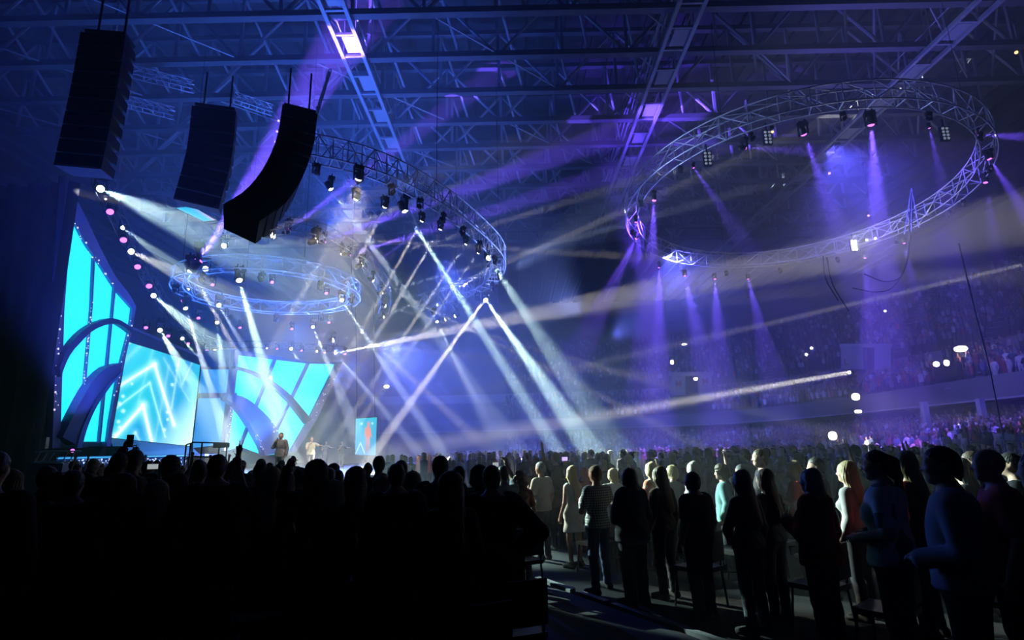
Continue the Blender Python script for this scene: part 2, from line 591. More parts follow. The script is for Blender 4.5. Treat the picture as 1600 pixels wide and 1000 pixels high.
for k, (a, b) in enumerate((((1286, 400, 31), (1310, 470, 31)), ((1292, 402, 31), (1326, 486, 31)))):
    o = MB().tube(smooth_line([onY(*a), onY((a[0] + b[0]) / 2 - 8, (a[1] + b[1]) / 2, 31), onY(*b)], 20), .03, 5).build('dangling_cable', RUBBER)
    tag(o, ('inner' if k else 'outer') + ' loose cable dangling below the big circular truss', 'cable')
o = MB().tube(smooth_line([onY(1498, 380, 19), onY(1522, 480, 19), onY(1547, 580, 19), onY(1574, 720, 19)], 30), .022, 6).build('slanting_cable', STEEL)
tag(o, 'thick dark cable slanting down in front of the right stands', 'cable')


# ------------------------------------------------------------------ line array loudspeakers
def line_array(pts, wd, ht, dp, yaw, lab, glint=None):
    """cabinets hung along pts (top to bottom)"""
    pts = [np.array(q, float) for q in pts]
    L = sum(np.linalg.norm(pts[i + 1] - pts[i]) for i in range(len(pts) - 1))
    nC = max(4, int(L / ht))
    line = smooth_line(pts, nC + 1)
    rt = root('line_array', tuple(line[0]), lab, 'loudspeaker')
    ca, sa = math.cos(yaw), math.sin(yaw)
    X = np.array([ca, sa, 0])
    cab = MB()
    hw, hh, hd = wd / 2, L / nC * .455, dp / 2
    cab.add([(-hw, -hd, -hh), (hw, -hd, -hh), (hw * .9, hd, -hh * .7), (-hw * .9, hd, -hh * .7), (-hw, -hd, hh), (hw, -hd, hh), (hw * .9, hd, hh * .7), (-hw * .9, hd, hh * .7)],
            [(3, 2, 1, 0), (4, 5, 6, 7), (0, 1, 5, 4), (1, 2, 6, 5), (2, 3, 7, 6), (3, 0, 4, 7)])
    cm = mesh('cabinet', cab.V, cab.F, BLACKC)
    gr = MB()
    gr.box((0, -hd - .02, 0), (wd * .92, .03, hh * 1.75))
    gm = mesh('grille', gr.V, gr.F, GRILLE)
    for k in range(nC):
        a, b = line[k], line[k + 1]
        Z = (a - b) / np.linalg.norm(a - b)
        Y = np.cross(Z, X)
        Y /= np.linalg.norm(Y)
        Xk = np.cross(Y, Z)
        c = (a + b) / 2
        M4 = Matrix(((Xk[0], Y[0], Z[0], c[0]), (Xk[1], Y[1], Z[1], c[1]), (Xk[2], Y[2], Z[2], c[2]), (0, 0, 0, 1)))
        o = link('cabinet', cm, rt, M4=M4)
        g = bpy.data.objects.new('grille', gm)
        COL.objects.link(g)
        g.parent = o
        if glint:  # glowing beads stand in for violet beam glints on the cabinet edges
            e = glint_mesh()
            q = bpy.data.objects.new('beam_glint', e)
            COL.objects.link(q)
            q.parent = o
            q.location = (glint * hw * 1.02, hd * .9, hh * .6)
    fm = MB()
    fm.box((0, 0, .12), (wd * .9, dp * .8, .1)).box((-wd * .3, 0, .9), (.05, .05, 1.5)).box((wd * .3, 0, .9), (.05, .05, 1.5))
    fo = fm.build('flying_frame', BLACK, rt)
    fo.location = (0, 0, 0)
    fo.rotation_euler = (0, 0, yaw)
    return rt


_glints = []


def glint_mesh():
    if not _glints:
        b = MB().lathe([(.02, -.03), (.035, -.015), (.035, .015), (.02, .03)], 6)
        _glints.append(mesh('beam_glint', b.V, b.F, mat('violet_beam_glint', (.1, .05, .3), emit=(.55, .35, 1), es=2.5, quiet=True)))
    return _glints[0]


line_array([onY(172, 66, 15.5), onY(158, 150, 15.5), onY(133, 272, 15.5)], 1.25, .42, .8, .15, 'tall straight black speaker column hanging above the left stage wing')
line_array([onY(338, 178, 19), onY(330, 250, 19), onY(310, 326, 19)], 1.45, .42, .8, .3, 'straight black speaker column hanging behind the curved one')
line_array([onY(466, 182, 16.5), onY(458, 235, 16.3), onY(437, 288, 15.9), onY(408, 328, 15.3), onY(374, 352, 14.6)], 1.05, .40, .8, .5, 'long black speaker column curling towards the crowd at its foot', glint=-1)

# ------------------------------------------------------------------ moving-head lamps and their beams
WHITE = (1.0, .97, .86)
TEAL = (.62, .92, .86)
COOL = (.72, .86, 1.0)
WARM = (1.0, .93, .82)
VIO = (.17, .08, 1.0)
PINK = (.62, .14, 1.0)
LENS = {'w': mat('lit_white_lens', (.2, .2, .2), emit=(1, .95, .82), es=9, quiet=True),
        'b': mat('lit_blue_white_lens', (.2, .2, .2), emit=(.6, .8, 1), es=7, quiet=True),
        'v': mat('lit_violet_lens', (.2, .1, .2), emit=(.85, .18, 1), es=2.6, quiet=True),
        'd': mat('dark_glass_lens', (.02, .02, .025), .15),
        'o': mat('lit_amber_lens', (.2, .15, .1), emit=(1, .55, .22), es=3, quiet=True)}
LENSN = {'w': 'white', 'b': 'blue-white', 'v': 'violet', 'o': 'amber'}
hb = MB().lathe([(.10, .0), (.15, -.02), (.16, -.16), (.13, -.3), (.14, -.36), (.09, -.42)], 12)
hb.V = [(x, y, -z) for x, y, z in hb.V]
hb.F = [f[::-1] for f in hb.F]
HEAD = mesh('lamp_head', hb.V, hb.F, BLACK, True)
lb = MB().lathe([(.135, .005), (.12, -.03), (.085, -.055), (.03, -.068)], 12)
lb.F = [f[::-1] for f in lb.F]
LENSM = mesh('lens', lb.V, lb.F, LENS['w'], True)
yb = MB().box((-.2, 0, .16), (.05, .12, .42)).box((.2, 0, .16), (.05, .12, .42)).box((0, 0, .39), (.45, .14, .06))
YOKE = mesh('yoke', yb.V, yb.F, BLACK)
bb = MB().box((0, 0, .52), (.42, .3, .2)).box((-.12, 0, .68), (.06, .06, .14)).box((.12, 0, .68), (.06, .06, .14))
BASEM = mesh('lamp_base', bb.V, bb.F, BLACK)


def lamp(P, D, lens, lab, group, size=1.0, power=0, half=2.0, col=WHITE, blend=.5, parallel=0):
    """a moving head at P looking along D; power > 0 puts a spot light in it"""
    D = Vector(D).normalized()
    rt = root('moving_head_lamp', tuple(P), lab, 'stage lamp', group)
    q = D.to_track_quat('-Z', 'Y').to_matrix().to_4x4()
    T = Matrix.Translation(Vector(P))
    hd = link('lamp_head', HEAD, rt, M4=T @ q @ Matrix.Scale(size, 4))
    ln = bpy.data.objects.new('lens', LENSM)
    COL.objects.link(ln)
    ln.parent = hd
    ln.material_slots[0].link = 'OBJECT'
    ln.material_slots[0].material = LENS[lens]
    for nm, me in (('yoke', YOKE), ('lamp_base', BASEM)):
        link(nm, me, rt, M4=T @ Matrix.Rotation(math.atan2(D.y, D.x) + math.pi / 2, 4, 'Z') @ Matrix.Scale(size, 4))
    if power:
        L = bpy.data.lights.new('beam_light', 'AREA' if parallel else 'SPOT')
        L.energy = power * 1e5 * PW
        L.color = col
        if parallel:                        # a wide-mirrored follow spot: a disc of nearly parallel light
            L.shape = 'DISK'
            L.size = parallel
            L.spread = math.radians(2 * half)
            L.energy *= math.radians(half) ** 2 / 9
        else:
            L.spot_size = math.radians(2 * half)
            L.spot_blend = blend
            L.shadow_soft_size = .07 * size
        o = link('beam_light', L, rt, M4=Matrix.Translation(Vector(P) + D * .12 * size) @ q)
    return rt


# px, py, depth | px2, py2, depth2 | half angle, power, colour, lens, size
LS = 'lamps on the long truss behind the stage'
RC = 'lamps on the small ring'
RB = 'lamps on the curved truss'
RD = 'lamps on the thin curved truss around the small ring'
RA = 'lamps on the big ring'
px_far = lambda x, y: x > 850 and y > 700
zd = lambda px, py, z: float(onz(px, py, z)[1])
BEAMS = [
    # left series
    (157, 295, 24, 470, 430, 15, 3.6, .48, TEAL, 'w', 1.3, LS, 'large bright white lamp at the upper left whose beam sweeps right'),
    (205, 393, 28, 950, 742, 9.4, 2.5, .62, (.92, 1.0, .80), 'w', 1.2, LS, 'bright white lamp above the peak of the small ring, second down the left truss'),
    (192, 356, 26.7, 330, 455, 18, 1.8, .35, TEAL, 'w', .8, LS, 'small dim white lamp between two violet lamps on the left truss'),
    (240, 462, 31.4, 360, 560, 22, 2.2, .9, TEAL, 'w', 1.1, LS, 'white lamp on the left truss beside the small ring'),
    (250, 516, 34, 298, 600, 27, 2.6, .9, TEAL, 'w', 1.1, LS, 'white lamp over the left edge of the chevron screen'),
    (285, 529, 36, 340, 600, 30, 1.8, .5, TEAL, 'w', .9, LS, 'white lamp over the middle of the chevron screen'),
    (336, 549, 41, 372, 620, 34, 2.2, .9, TEAL, 'w', 1.2, LS, 'white lamp over the recess between screen and right stage wing'),
    (417, 544, 46, 450, 580, 40, 1.2, .3, WARM, 'w', .6, LS, 'small dim lamp over the right stage wing'),
    (455, 545, 47, 490, 600, 40, 1.4, .9, WHITE, 'w', 1.1, LS, 'white lamp above the centre of the right stage wing'),
    (495, 549, 47, 515, 570, 44, 1.2, .4, COOL, 'w', .7, LS, 'small cool lamp above the right stage wing'),
    (523, 550, 47, 640, 690, 40, 1.7, .9, COOL, 'w', 1.1, LS, 'white lamp above the right tip of the stage wing'),
    # small ring
    (374, 438, zd(374, 438, 10.2), 445, 690, 25, 3.2, 1.1, TEAL, 'w', 1.2, RC, 'white lamp inside the small ring with a broad teal beam'),
    (298, 422, zd(298, 422, 10.2), 420, 640, 25, 1.6, .8, WARM, 'w', 1.2, RC, 'white lamp at the left end of the small ring'),
    (290, 482, zd(290, 482, 10.0), 340, 640, 30, 2.3, 1.1, COOL, 'w', 1.0, RC, 'white lamp hanging under the left end of the small ring'),
    (339, 504, 36, 352, 620, 30, 2.4, .6, TEAL, 'w', .9, RC, 'white lamp below the front of the small ring pointing straight down'),
    (342, 477, zd(342, 477, 10.4), 440, 640, 26, 1.8, .5, COOL, 'b', 1.1, RC, 'blue-white lamp on the near left of the small ring'),
    (489, 511, 38, 530, 610, 32, 2.0, .7, COOL, 'w', .9, RC, 'white lamp below the right of the small ring'),
    (534, 469, zd(534, 469, 10.2), 680, 690, 27, 1.7, 1.0, COOL, 'w', 1.0, RC, 'white lamp at the right end of the small ring'),
    (566, 519, 43, 760, 700, 28, 1.0, 1.0, WARM, 'w', .8, RC, 'small white lamp right of the small ring with a thin long beam'),
    (524, 552, 46, 1650, 330, 15, 1.25, 3.6, WARM, 'w', .8, RC, 'small white lamp low behind the right stage wing, beam rising across the hall'),
    (520, 531, 46, 1000, 482, 40, .9, 1.0, WARM, 'w', 1.2, RC, 'white lamp sending a thin level beam to the right'),
    (521, 533, 46, 900, 575, 36, .9, .8, WARM, 'w', .9, RC, 'white lamp sending a thin beam slightly down to the right'),
    # thin curved truss, far side
    (424, 367, zd(424, 367, 10.8), 1400, 425, 30, .8, 1.3, WARM, 'w', 1.0, RD, 'white lamp at the left end of the thin truss, long level beam'),
    (428, 369, zd(428, 369, 10.8), 780, 415, 26, 1.0, .8, WARM, 'w', .9, RD, 'white lamp beside the left end of the thin truss'),
    (350, 384, zd(350, 384, 11), 385, 372, 23, 1.2, .15, WARM, 'w', .9, RD, 'white lamp under the foot of the curled speaker column'),
    (493, 376, zd(493, 376, 10.8), 640, 318, 27, 1.2, .9, WARM, 'w', 1.0, RD, 'white lamp with a short beam rising right'),
    (534, 396, zd(534, 396, 10.8), 430, 372, 25, .9, .5, WARM, 'w', .8, RD, 'white lamp pointing left along the thin truss'),
    (565, 414, zd(565, 414, 10.8), 790, 345, 33, 1.0, .9, WARM, 'w', .9, RD, 'white lamp in the middle of the thin truss, beam rising right'),
    (583, 438, zd(583, 438, 10.8), 980, 640, 34, .9, 1.0, WARM, 'w', .9, RD, 'white lamp on the thin truss, beam falling right through the haze'),
    (597, 457, zd(597, 457, 10.8), 800, 400, 36, .9, .7, COOL, 'w', .8, RD, 'white lamp near the right end of the thin truss, faint rising beam'),
    (602, 478, zd(602, 478, 10.8), 960, 580, 36, .9, .7, WARM, 'w', .8, RD, 'white lamp near the right end of the thin truss, falling beam'),
    (599, 495, zd(599, 495, 10.8), 985, 325, 37, 1.0, 1.1, WARM, 'w', .9, RD, 'lowest white lamp of the thin truss, long beam rising right'),
    # curved truss, near arc
    (517, 295, 24, 650, 480, 26, 2.0, .7, COOL, 'w', 1.0, RB, 'teal-beamed lamp under the open end of the curved truss'),
    (556, 311, 24.5, 500, 410, 26, 1.5, .5, WARM, 'w', .9, RB, 'lamp with a short beam down left, first along the curved truss'),
    (601, 323, 25.5, 545, 440, 28, 1.6, .5, WARM, 'w', .9, RB, 'lamp with a short beam down left, second along the curved truss'),
    (633, 329, 26.5, 735, 490, 28, 1.9, 2.2, TEAL, 'w', 1.4, RB, 'brightest lamp of the curved truss, broad white beam down right'),
    (659, 345, 27.5, 590, 470, 30, 1.3, .7, WARM, 'w', .8, RB, 'lamp with a beam down left, third along the curved truss'),
    (688, 358, 28.5, 615, 480, 31, 1.2, .8, WARM, 'w', .8, RB, 'lamp with a beam down left, fourth along the curved truss'),
    (728, 381, 30.5, 655, 490, 33, 1.1, 1.0, WARM, 'w', .8, RB, 'lamp with a beam down left, fifth along the curved truss'),
    (747, 395, 31.5, 670, 505, 34, 1.1, .9, WARM, 'w', .8, RB, 'lamp with a beam down left, sixth along the curved truss'),
    (764, 403, 32.5, 985, 735, 19, 2.0, 3.0, TEAL, 'w', 1.4, RB, 'lamp at the bend of the curved truss with the broad beam to the crowd'),
    (765, 418, 34, 690, 470, 37, 1.0, .9, WARM, 'w', .8, RB, 'lamp just under the bend of the curved truss'),
    (769, 452, 38, 655, 610, 38, 1.7, 2.0, WARM, 'w', 1.3, RB, 'bright lamp on the far end of the curved truss, beam down left'),
    (759, 469, 39, 935, 720, 24, 1.9, 3.2, TEAL, 'w', 1.3, RB, 'lamp on the far end of the curved truss with a steep beam down right'),
    (683, 503, 42, 740, 620, 34, 1.6, .6, COOL, 'w', .8, RB, 'lamp hanging lowest under the far end of the curved truss'),
    (711, 494, 41, 650, 530, 40, 1.0, .4, WARM, 'w', 1.0, RB, 'round white lamp under the far end of the curved truss'),
    (696, 499, 41, 560, 545, 40, .8, .5, WARM, 'w', 1.0, RB, 'small white lamp beside the lowest lamp of the curved truss'),
    # long violet shafts
    (310, 408, 25, 520, 85, 27, 6.0, 2.0, VIO, 'v', 1.5, RC, 'bright pink-violet lamp at the upper left of the small ring, beam rising'),
    (450, 360, 24, 640, 215, 30, 2.0, .9, VIO, 'v', .9, RD, 'violet lamp left of the centre with a beam rising right'),
    (507, 377, 26, 1000, 195, 34, 2.2, 1.4, VIO, 'v', .8, RD, 'violet lamp with a long beam rising towards the right catwalk'),
    (546, 398, 28, 960, 270, 36, 2.0, 1.1, VIO, 'v', .8, RD, 'violet lamp with a low beam rising to the right'),
    (572, 420, 30, 760, 290, 33, 1.5, .5, VIO, 'v', .6, RD, 'small violet lamp in the middle of the thin truss'),
    # big ring
    (1022, 313, 30, 1018, 420, 30, 5.5, .8, VIO, 'v', 1.2, RA, 'violet lamp at the upper left of the big ring'),
    (994, 347, 33, 1000, 420, 33, 5, .4, VIO, 'v', .9, RA, 'violet lamp at the left end of the big ring, upper of two'),
    (994, 373, 34, 960, 440, 34, 6, .5, VIO, 'v', .9, RA, 'violet lamp at the left end of the big ring, lower of two'),
    (1030, 418, 39, 1030, 500, 39, 6, .9, VIO, 'v', .9, RA, 'violet lamp under the far side of the big ring, first from its left'),
    (1070, 431, 40, 1085, 500, 39, 6, .7, VIO, 'v', .9, RA, 'violet lamp under the far side of the big ring, second from its left'),
    (1117, 436, 41, 1122, 520, 40, 6, .7, VIO, 'v', .9, RA, 'violet lamp under the far side of the big ring, third from its left'),
    (1169, 436, 41, 1190, 520, 40, 6, .5, VIO, 'v', .8, RA, 'violet lamp under the far side of the big ring, fourth from its left'),
    (1164, 231, 27, 1260, 236, 28, 4, .25, VIO, 'v', 1.2, RA, 'violet lamp pointing level to the right inside the big ring'),
    (1256, 210, 26.5, 1300, 330, 28, 5, .6, VIO, 'v', 1.5, RA, 'violet lamp at the top of the big ring'),
    (1361, 195, 26, 1378, 420, 28, 5.5, 1.4, VIO, 'v', 1.6, RA, 'largest violet lamp at the top of the big ring with a wide shaft below'),
    (1452, 200, 27, 1475, 300, 28, 4.5, .25, VIO, 'v', .6, RA, 'small dim violet lamp at the upper right of the big ring'),
    (1526, 211, 28, 1650, 215, 28, 5, .4, VIO, 'v', .9, RA, 'violet lamp at the right end of the big ring, pointing right'),
    (1546, 248, 29, 1600, 330, 29, 5, .5, VIO, 'v', 1.3, RA, 'violet lamp at the right end of the big ring, pointing down'),
    (1540, 285, 31, 1550, 345, 31, 4.5, .2, VIO, 'v', 1.2, RA, 'violet lamp low on the right end of the big ring'),
    (1413, 380, 36, 1430, 460, 36, 5, .35, VIO, 'v', .9, RA, 'violet lamp under the near bottom right of the big ring'),
    (1352, 403, 37, 1355, 460, 37, 5, .5, VIO, 'v', .9, RA, 'violet lamp under the far side of the big ring near the cable loops'),
    (1084, 262, 27, 1110, 300, 27, 5, .2, VIO, 'v', .6, RA, 'small violet lamp at the upper left of the big ring pointing down right'),
]
for (x, y, d, x2, y2, d2, ha, pw, col, ln, sz, grp, lab) in BEAMS:
    a, b = onY(x, y, d), onY(x2, y2, d2)
    lamp(a, b - a, ln, lab, grp, sz * (.72 if grp == RA else .9), pw * (1.0 if px_far(x2, y2) and grp == LS else .5 if grp == RA else 1.5 if col is VIO else 3.4 if grp == RB and col is WARM else 2.4), ha * (1.35 if col is VIO and grp != RC else 1), col)

lamp(np.array((-5.9, 20.8, 12.3)), (-5.1, 8.2, -11.1), 'w', 'added white lamp near the open end of the curved truss, aimed at the performers', RB, .9)  # lamp body added where the performers' extra light starts
# stage violet lamps: small, short washes
VS = [(172, 331, 25.2), (193, 375, 27.2), (215, 417, 29.3), (233, 447, 31), (286, 470, 33), (310, 497, 35), (228, 512, 33), (263, 525, 35), (294, 537, 38), (323, 548, 40),
      (332, 445, 33.5), (425, 441, 33.5), (510, 458, 35), (375, 512, 40), (456, 514, 42), (541, 482, 42), (514, 504, 42), (433, 545, 46), (471, 548, 46.5), (507, 551, 47), (539, 553, 47)]
for i, (x, y, d) in enumerate(VS):
    a = onY(x, y, d)
    b = onY(x + (12 if x < 430 else 20), y + 60, d - 1.5)
    lamp(a, b - a, 'v', 'pink-violet lamp of the scattered row around and below the small ring over the stage', 'violet lamps over the stage', 1.15 if i < 4 else .8)
# lamps without a visible beam
for (x, y, d, ln, sz, lab) in ((321, 420, 30, 'b', 1.1, 'blue-white lamp at the upper left of the small ring'), (294, 452, 32, 'w', .5, 'tiny white lamp at the left end of the small ring'),
                               (165, 311, 24.6, 'o', .35, 'tiny amber lamp under the large white lamp at the upper left'),
                               (1207, 206, 27, 'o', .5, 'amber lamp at the upper left of the big ring'), (1296, 271, 38, 'o', .6, 'amber lamp seen through the middle of the big ring'),
                               (1357, 337, 48, 'o', .6, 'amber lamp low inside the big ring'), (1588, 82, 30, 'o', .7, 'orange lamp in the dark at the far upper right')):
    a = onY(x, y, d)
    lamp(a, (CPOS - a) + np.array([0, 0, -2]), ln, lab, None, sz)
# dark unlit lamps clustered on the trusses
for rg, ids, grp, zz in ((RING_A, range(0, 46, 3), 'unlit lamps under the big ring', -.75), (RING_B, range(1, 39, 3), 'unlit lamps under the curved truss', -.6), (RING_C, range(0, 30, 3), 'unlit lamps under the small ring', -.55)):
    for k in ids:
        q = rg[k] + np.array([0, 0, zz])
        an = k * 2.4
        lamp(q, (math.cos(an) * .8, math.sin(an) * .8, -1), 'd', 'unlit black lamp hanging below ' + grp[18:], grp, .6 if rg is RING_A else .7)

# eight-cell floodlights on the big ring and added glowing cells where a beam strikes it
CELL_D = mat('dim_flood_cell', (.5, .55, .6), .3, emit=(.5, .6, .8), es=.35, quiet=True)
CELL_L = mat('beam_hit_glow_cell', (.8, .8, .8), .3, emit=(1, .97, .9), es=14, quiet=True)
for (x, y, d, lit, lab) in ((1106, 247, 27, 0, 'eight-cell floodlight hanging inside the upper left of the big ring'), (1200, 214, 27, 0, 'eight-cell floodlight beside the amber lamp of the big ring'),
                            (1478, 208, 27.5, 0, 'eight-cell floodlight under the upper right of the big ring'), (1335, 383, 37, 1, 'added glow cells for the beam hitting the far side of the big ring')):
    a = onY(x, y, d)
    rt = root('floodlight', tuple(a), lab, 'stage lamp')
    fb = MB().box((0, .1, 0), (.44, .16, .8)).box((0, .1, .6), (.06, .06, .5))
    fb.build('housing', BLACK, rt).location = (0, 0, 0)
    cb = MB().lathe([(.04, -.04), (.075, 0), (.075, .03)], 8)
    cm = mesh('cell', [(p[0], p[2], p[1]) for p in cb.V], [f[::-1] for f in cb.F], CELL_L if lit else CELL_D)
    for i in range(4):
        for j in (-1, 1):
            o = bpy.data.objects.new('cell', cm)
            COL.objects.link(o)
            o.parent = rt
            o.location = (j * .105, 0, (i - 1.5) * .19)
    if lit:
        L = bpy.data.lights.new('added_hit_glow', 'POINT')  # light added around the beam-struck spot
        L.energy = 260 * PW
        L.color = WHITE
        L.shadow_soft_size = .4
        o = bpy.data.objects.new('added_hit_glow', L)
        COL.objects.link(o)
        o.parent = rt
        o.location = (0, -.6, .1)
        for k, sx in ((0, .9), (1, 1.5)):
            o = bpy.data.objects.new('cell', cm)
            COL.objects.link(o)
            o.parent = rt
            o.location = (sx, 0, .35 + .1 * k)

# follow spots: one in the stands in view, one beyond the right edge of the picture
def stand_up(rt):
    # a lamp that stands on its base instead of hanging from it
    for c in rt.children:
        if c.name.startswith(('yoke', 'lamp_base')):
            c.matrix_local = c.matrix_local @ Matrix.Diagonal((1, 1, -1, 1))


a = onY(1327, 582, 58)
fs = lamp(a, onY(870, 662, 38) - a, 'w', 'follow spot in the right stands sending a level white beam to the left', None, 1.3, 40.0, .9, WARM, .4, .4)
stand_up(fs)
for (p, q, ha, pw, lab) in ((onY(1700, 390, 30), onY(1000, 552, 44), .65, 5.0, 'follow spot beyond the right edge, thin lower beam'),):
    lamp(p, q - p, 'w', lab, None, 1.6, pw, ha, WARM, .4)

# bright work lamps and house lamps in the stands
WL = mat('lit_house_lamp', (.8, .8, .8), emit=(1, .95, .85), es=10, quiet=True)
for (x, y, d, rx, rz, lab) in ((1301, 681, 40, .26, .30, 'round bright lamp above the lower stands, below the balcony'), (1337, 620, 48, .30, .30, 'round bright lamp on the plain balcony front'),
                               (1341, 643, 47, .26, .14, 'oval bright lamp under the balcony lip'), (1501, 545, 46, .45, .24, 'large bright oblong lamp on the upper rail at the right'),
                               (1463, 569, 48, .22, .22, 'left bright lamp of two in the dark gap of the right stands'), (1479, 567, 48, .20, .26, 'right bright lamp of two in the dark gap of the right stands'),
                               (1050, 566, 84, .25, .32, 'round bright lamp in the far upper stands'), (1087, 592, 82, .30, .22, 'bright lamp in the doorway of the far stands'),
                               (1069, 538, 92, .40, .12, 'thin bright lamp high in the far stands'), (1260, 554, 70, .16, .18, 'small lamp in the upper stands, left of two'), (1268, 544, 72, .16, .18, 'small lamp in the upper stands, right of two'),
                               (1383, 486, 60, .12, .12, 'tiny white lamp high in the right upper stands'), (1500, 666, 38, .2, .13, 'warm lamp between the columns of the lower stands'),
                               (604, 604, 60, .28, .16, 'small white lamp in the haze right of the stage wing')):
    p = onY(x, y, d)
    rt = root('house_lamp', tuple(p), lab, 'lamp')
    b = MB().lathe([(.3, -.95), (.8, -.7), (1, -.2), (1, .2), (.8, .7), (.3, .95)], 12)
    o = link('bulb', mesh('bulb', [(v[0] * rx, v[1] * rx, v[2] * rz) for v in b.V], b.F, WL, True), rt)
    h = MB().box((0, rx * 1.15, 0), (rx * 1.2, rx * .5, rz * 1.2)).box((0, rx * 1.6, -rz * .5), (.08, .5, .08))
    link('housing', mesh('housing', h.V, h.F, BLACK), rt)


# ------------------------------------------------------------------ stage: decks, set, screens
class Plane:
    """an upright plane through the sight lines of two picture points at given depths"""

    def __init__(s, a, b):
        s.A, B = onY(*a), onY(*b)
        t = (B - s.A)
        t[2] = 0
        s.t = t / np.linalg.norm(t)
        s.n = np.array([s.t[1], -s.t[0], 0])
        if s.n[1] > 0:
            s.n = -s.n                       # faces the hall

    def at(s, px, py, off=0.0):
        d = ray(px, py)
        k = ((s.A - CPOS + s.n * off) @ s.n) / (d @ s.n)
        return CPOS + d * k


def prism(name, poly, pl, off, th, m, parent):
    """a flat board: outline poly on plane pl, its front face off in front of the plane, th thick"""
    P = [pl.at(x, y, off) for x, y in poly]
    n = len(P)
    # outline orientation seen from the hall
    V = P + [p - pl.n * th for p in P]
    ar = sum(poly[i][0] * poly[(i + 1) % n][1] - poly[(i + 1) % n][0] * poly[i][1] for i in range(n))
    front = list(range(n)) if ar < 0 else list(range(n))[::-1]
    Fc = [tuple(front), tuple(i + n for i in front[::-1])]
    for i in range(n):
        a, b = front[i], front[(i + 1) % n]
        Fc.append((b, a, a + n, b + n))
    B0 = np.array(base(parent)) if parent is not None else 0
    return link(name, mesh(name, [v - B0 for v in V], Fc, m), parent)


def band(name, up, lo, pl, off, th, m, parent):
    return prism(name, list(up) + list(lo)[::-1], pl, off, th, m, parent)


def curve2(pts, n=14):
    return [tuple(q[:2]) for q in smooth_line([(x, y, 0) for x, y in pts], n)]


CYAN = mat('backlit_cyan_panel', (.1, .4, .5), .4, emit=(.016, .74, 1.0), es=1.6, c2=(.08, .35, .5))
CYAN2 = mat('dimmer_backlit_blue_panel', (.1, .3, .5), .4, emit=(.03, .36, .95), es=1.0)
FRAME = mat('violet_blue_set_frame', (.22, .24, .62), .45, .1, scale=5)
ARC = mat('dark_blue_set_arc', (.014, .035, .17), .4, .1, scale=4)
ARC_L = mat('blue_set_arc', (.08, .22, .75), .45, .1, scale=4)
SPARK = mat('tiny_white_set_light', (.8, .8, .8), emit=(.75, .7, 1), es=1.4, quiet=True)
spm = MB().lathe([(.03, -.045), (.045, 0), (.03, .045)], 6)
SPM = mesh('sparkle_light', spm.V, spm.F, SPARK)


def sparkles(parent, pl, path, n, spread, off):
    L = smooth_line([(x, y, 0) for x, y in path], n)
    for q in L:
        if random.random() < .8:
            p = pl.at(q[0] + random.uniform(-spread, spread), q[1] + random.uniform(-3, 3), off)
            link('sparkle_light', SPM, parent, M4=Matrix.Translation(p) @ Matrix.Scale(random.uniform(.35, .9), 4))


# left wing
PL = Plane((82, 690, 25.5), (212, 690, 30.5))
wl = root('stage_wing', tuple(PL.at(140, 715)), 'tall curved stage wing of cyan panels with a pointed peak, at the left', 'stage set')
wl.location.z = .9
OUT_L = [(82, 700), (89, 480), (93, 478), (103, 274)]
TOPC = curve2([(103, 274), (115, 301), (133, 337), (155, 383), (179, 429), (201, 458), (212, 478)], 20)
prism('backing', OUT_L + TOPC[1:] + [(206, 514), (190, 579), (172, 698)], PL, -.28, .35, mat('dark_set_backing', (.02, .03, .09), .6), wl)
band('frame', [(82, 700), (89, 480), (103, 274)], [(94, 700), (101, 480), (112, 339)], PL, 0, .3, FRAME, wl)
band('frame', TOPC, curve2([(110, 330), (124, 361), (137, 385), (150, 403), (179, 449), (192, 465), (208, 483)], 20), PL, 0, .3, FRAME, wl)
band('frame', [(208, 478), (203, 514), (186, 579), (172, 660), (167, 698)], [(213, 478), (207, 514), (191, 579), (177, 660), (173, 698)], PL, 0, .3, FRAME, wl)
for poly in ([(112, 339), (124, 361), (137, 385), (146, 399), (141, 480), (133, 566), (124, 690), (94, 690), (99, 480), (102, 478)],
             [(149, 405), (165, 430), (178, 449), (175, 480), (168, 566), (154, 690), (127, 690), (136, 566), (144, 480)],
             [(182, 452), (192, 465), (208, 480), (203, 515), (187, 579), (170, 690), (158, 690), (172, 566), (179, 480)]):
    prism('lit_panel', poly, PL, -.15, .06, CYAN, wl)
for a, b in (((147.5, 402), (125.5, 692)), ((180, 450), (156, 692))):
    band('divider', [(a[0] - 1.4, a[1]), (143, 480) if a[0] < 160 else (176.3, 480), (b[0] - 1.4, b[1])], [(a[0] + 1.4, a[1]), (145, 480) if a[0] < 160 else (178.3, 480), (b[0] + 1.4, b[1])], PL, -.02, .16, FRAME, wl)
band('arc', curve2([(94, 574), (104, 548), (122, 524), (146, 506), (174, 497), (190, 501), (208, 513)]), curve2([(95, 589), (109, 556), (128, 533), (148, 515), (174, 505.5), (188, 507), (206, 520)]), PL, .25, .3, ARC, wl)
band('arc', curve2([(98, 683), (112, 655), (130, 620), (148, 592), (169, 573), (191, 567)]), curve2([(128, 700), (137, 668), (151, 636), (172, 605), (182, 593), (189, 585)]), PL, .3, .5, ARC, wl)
band('arc_edge', curve2([(120, 700), (131, 664), (149, 629), (170, 600), (182, 589), (189.5, 581)]), curve2([(128, 700), (137, 668), (151, 636), (172, 605), (182, 593), (189, 585)]), PL, .36, .5, ARC_L, wl)  # lighter blue band paints the lit underside of the arc
sparkles(wl, PL, [(107, 310), (100, 400), (95, 500), (91, 560), (88, 640)], 46, 3, .03)
sparkles(wl, PL, [(112, 337), (140, 395), (150, 402), (180, 450)], 24, 3, .03)
sparkles(wl, PL, [(145, 470), (134, 560), (131, 610)], 34, 2, .05)
sparkles(wl, PL, [(206, 500), (196, 545), (180, 620)], 16, 2, .05)

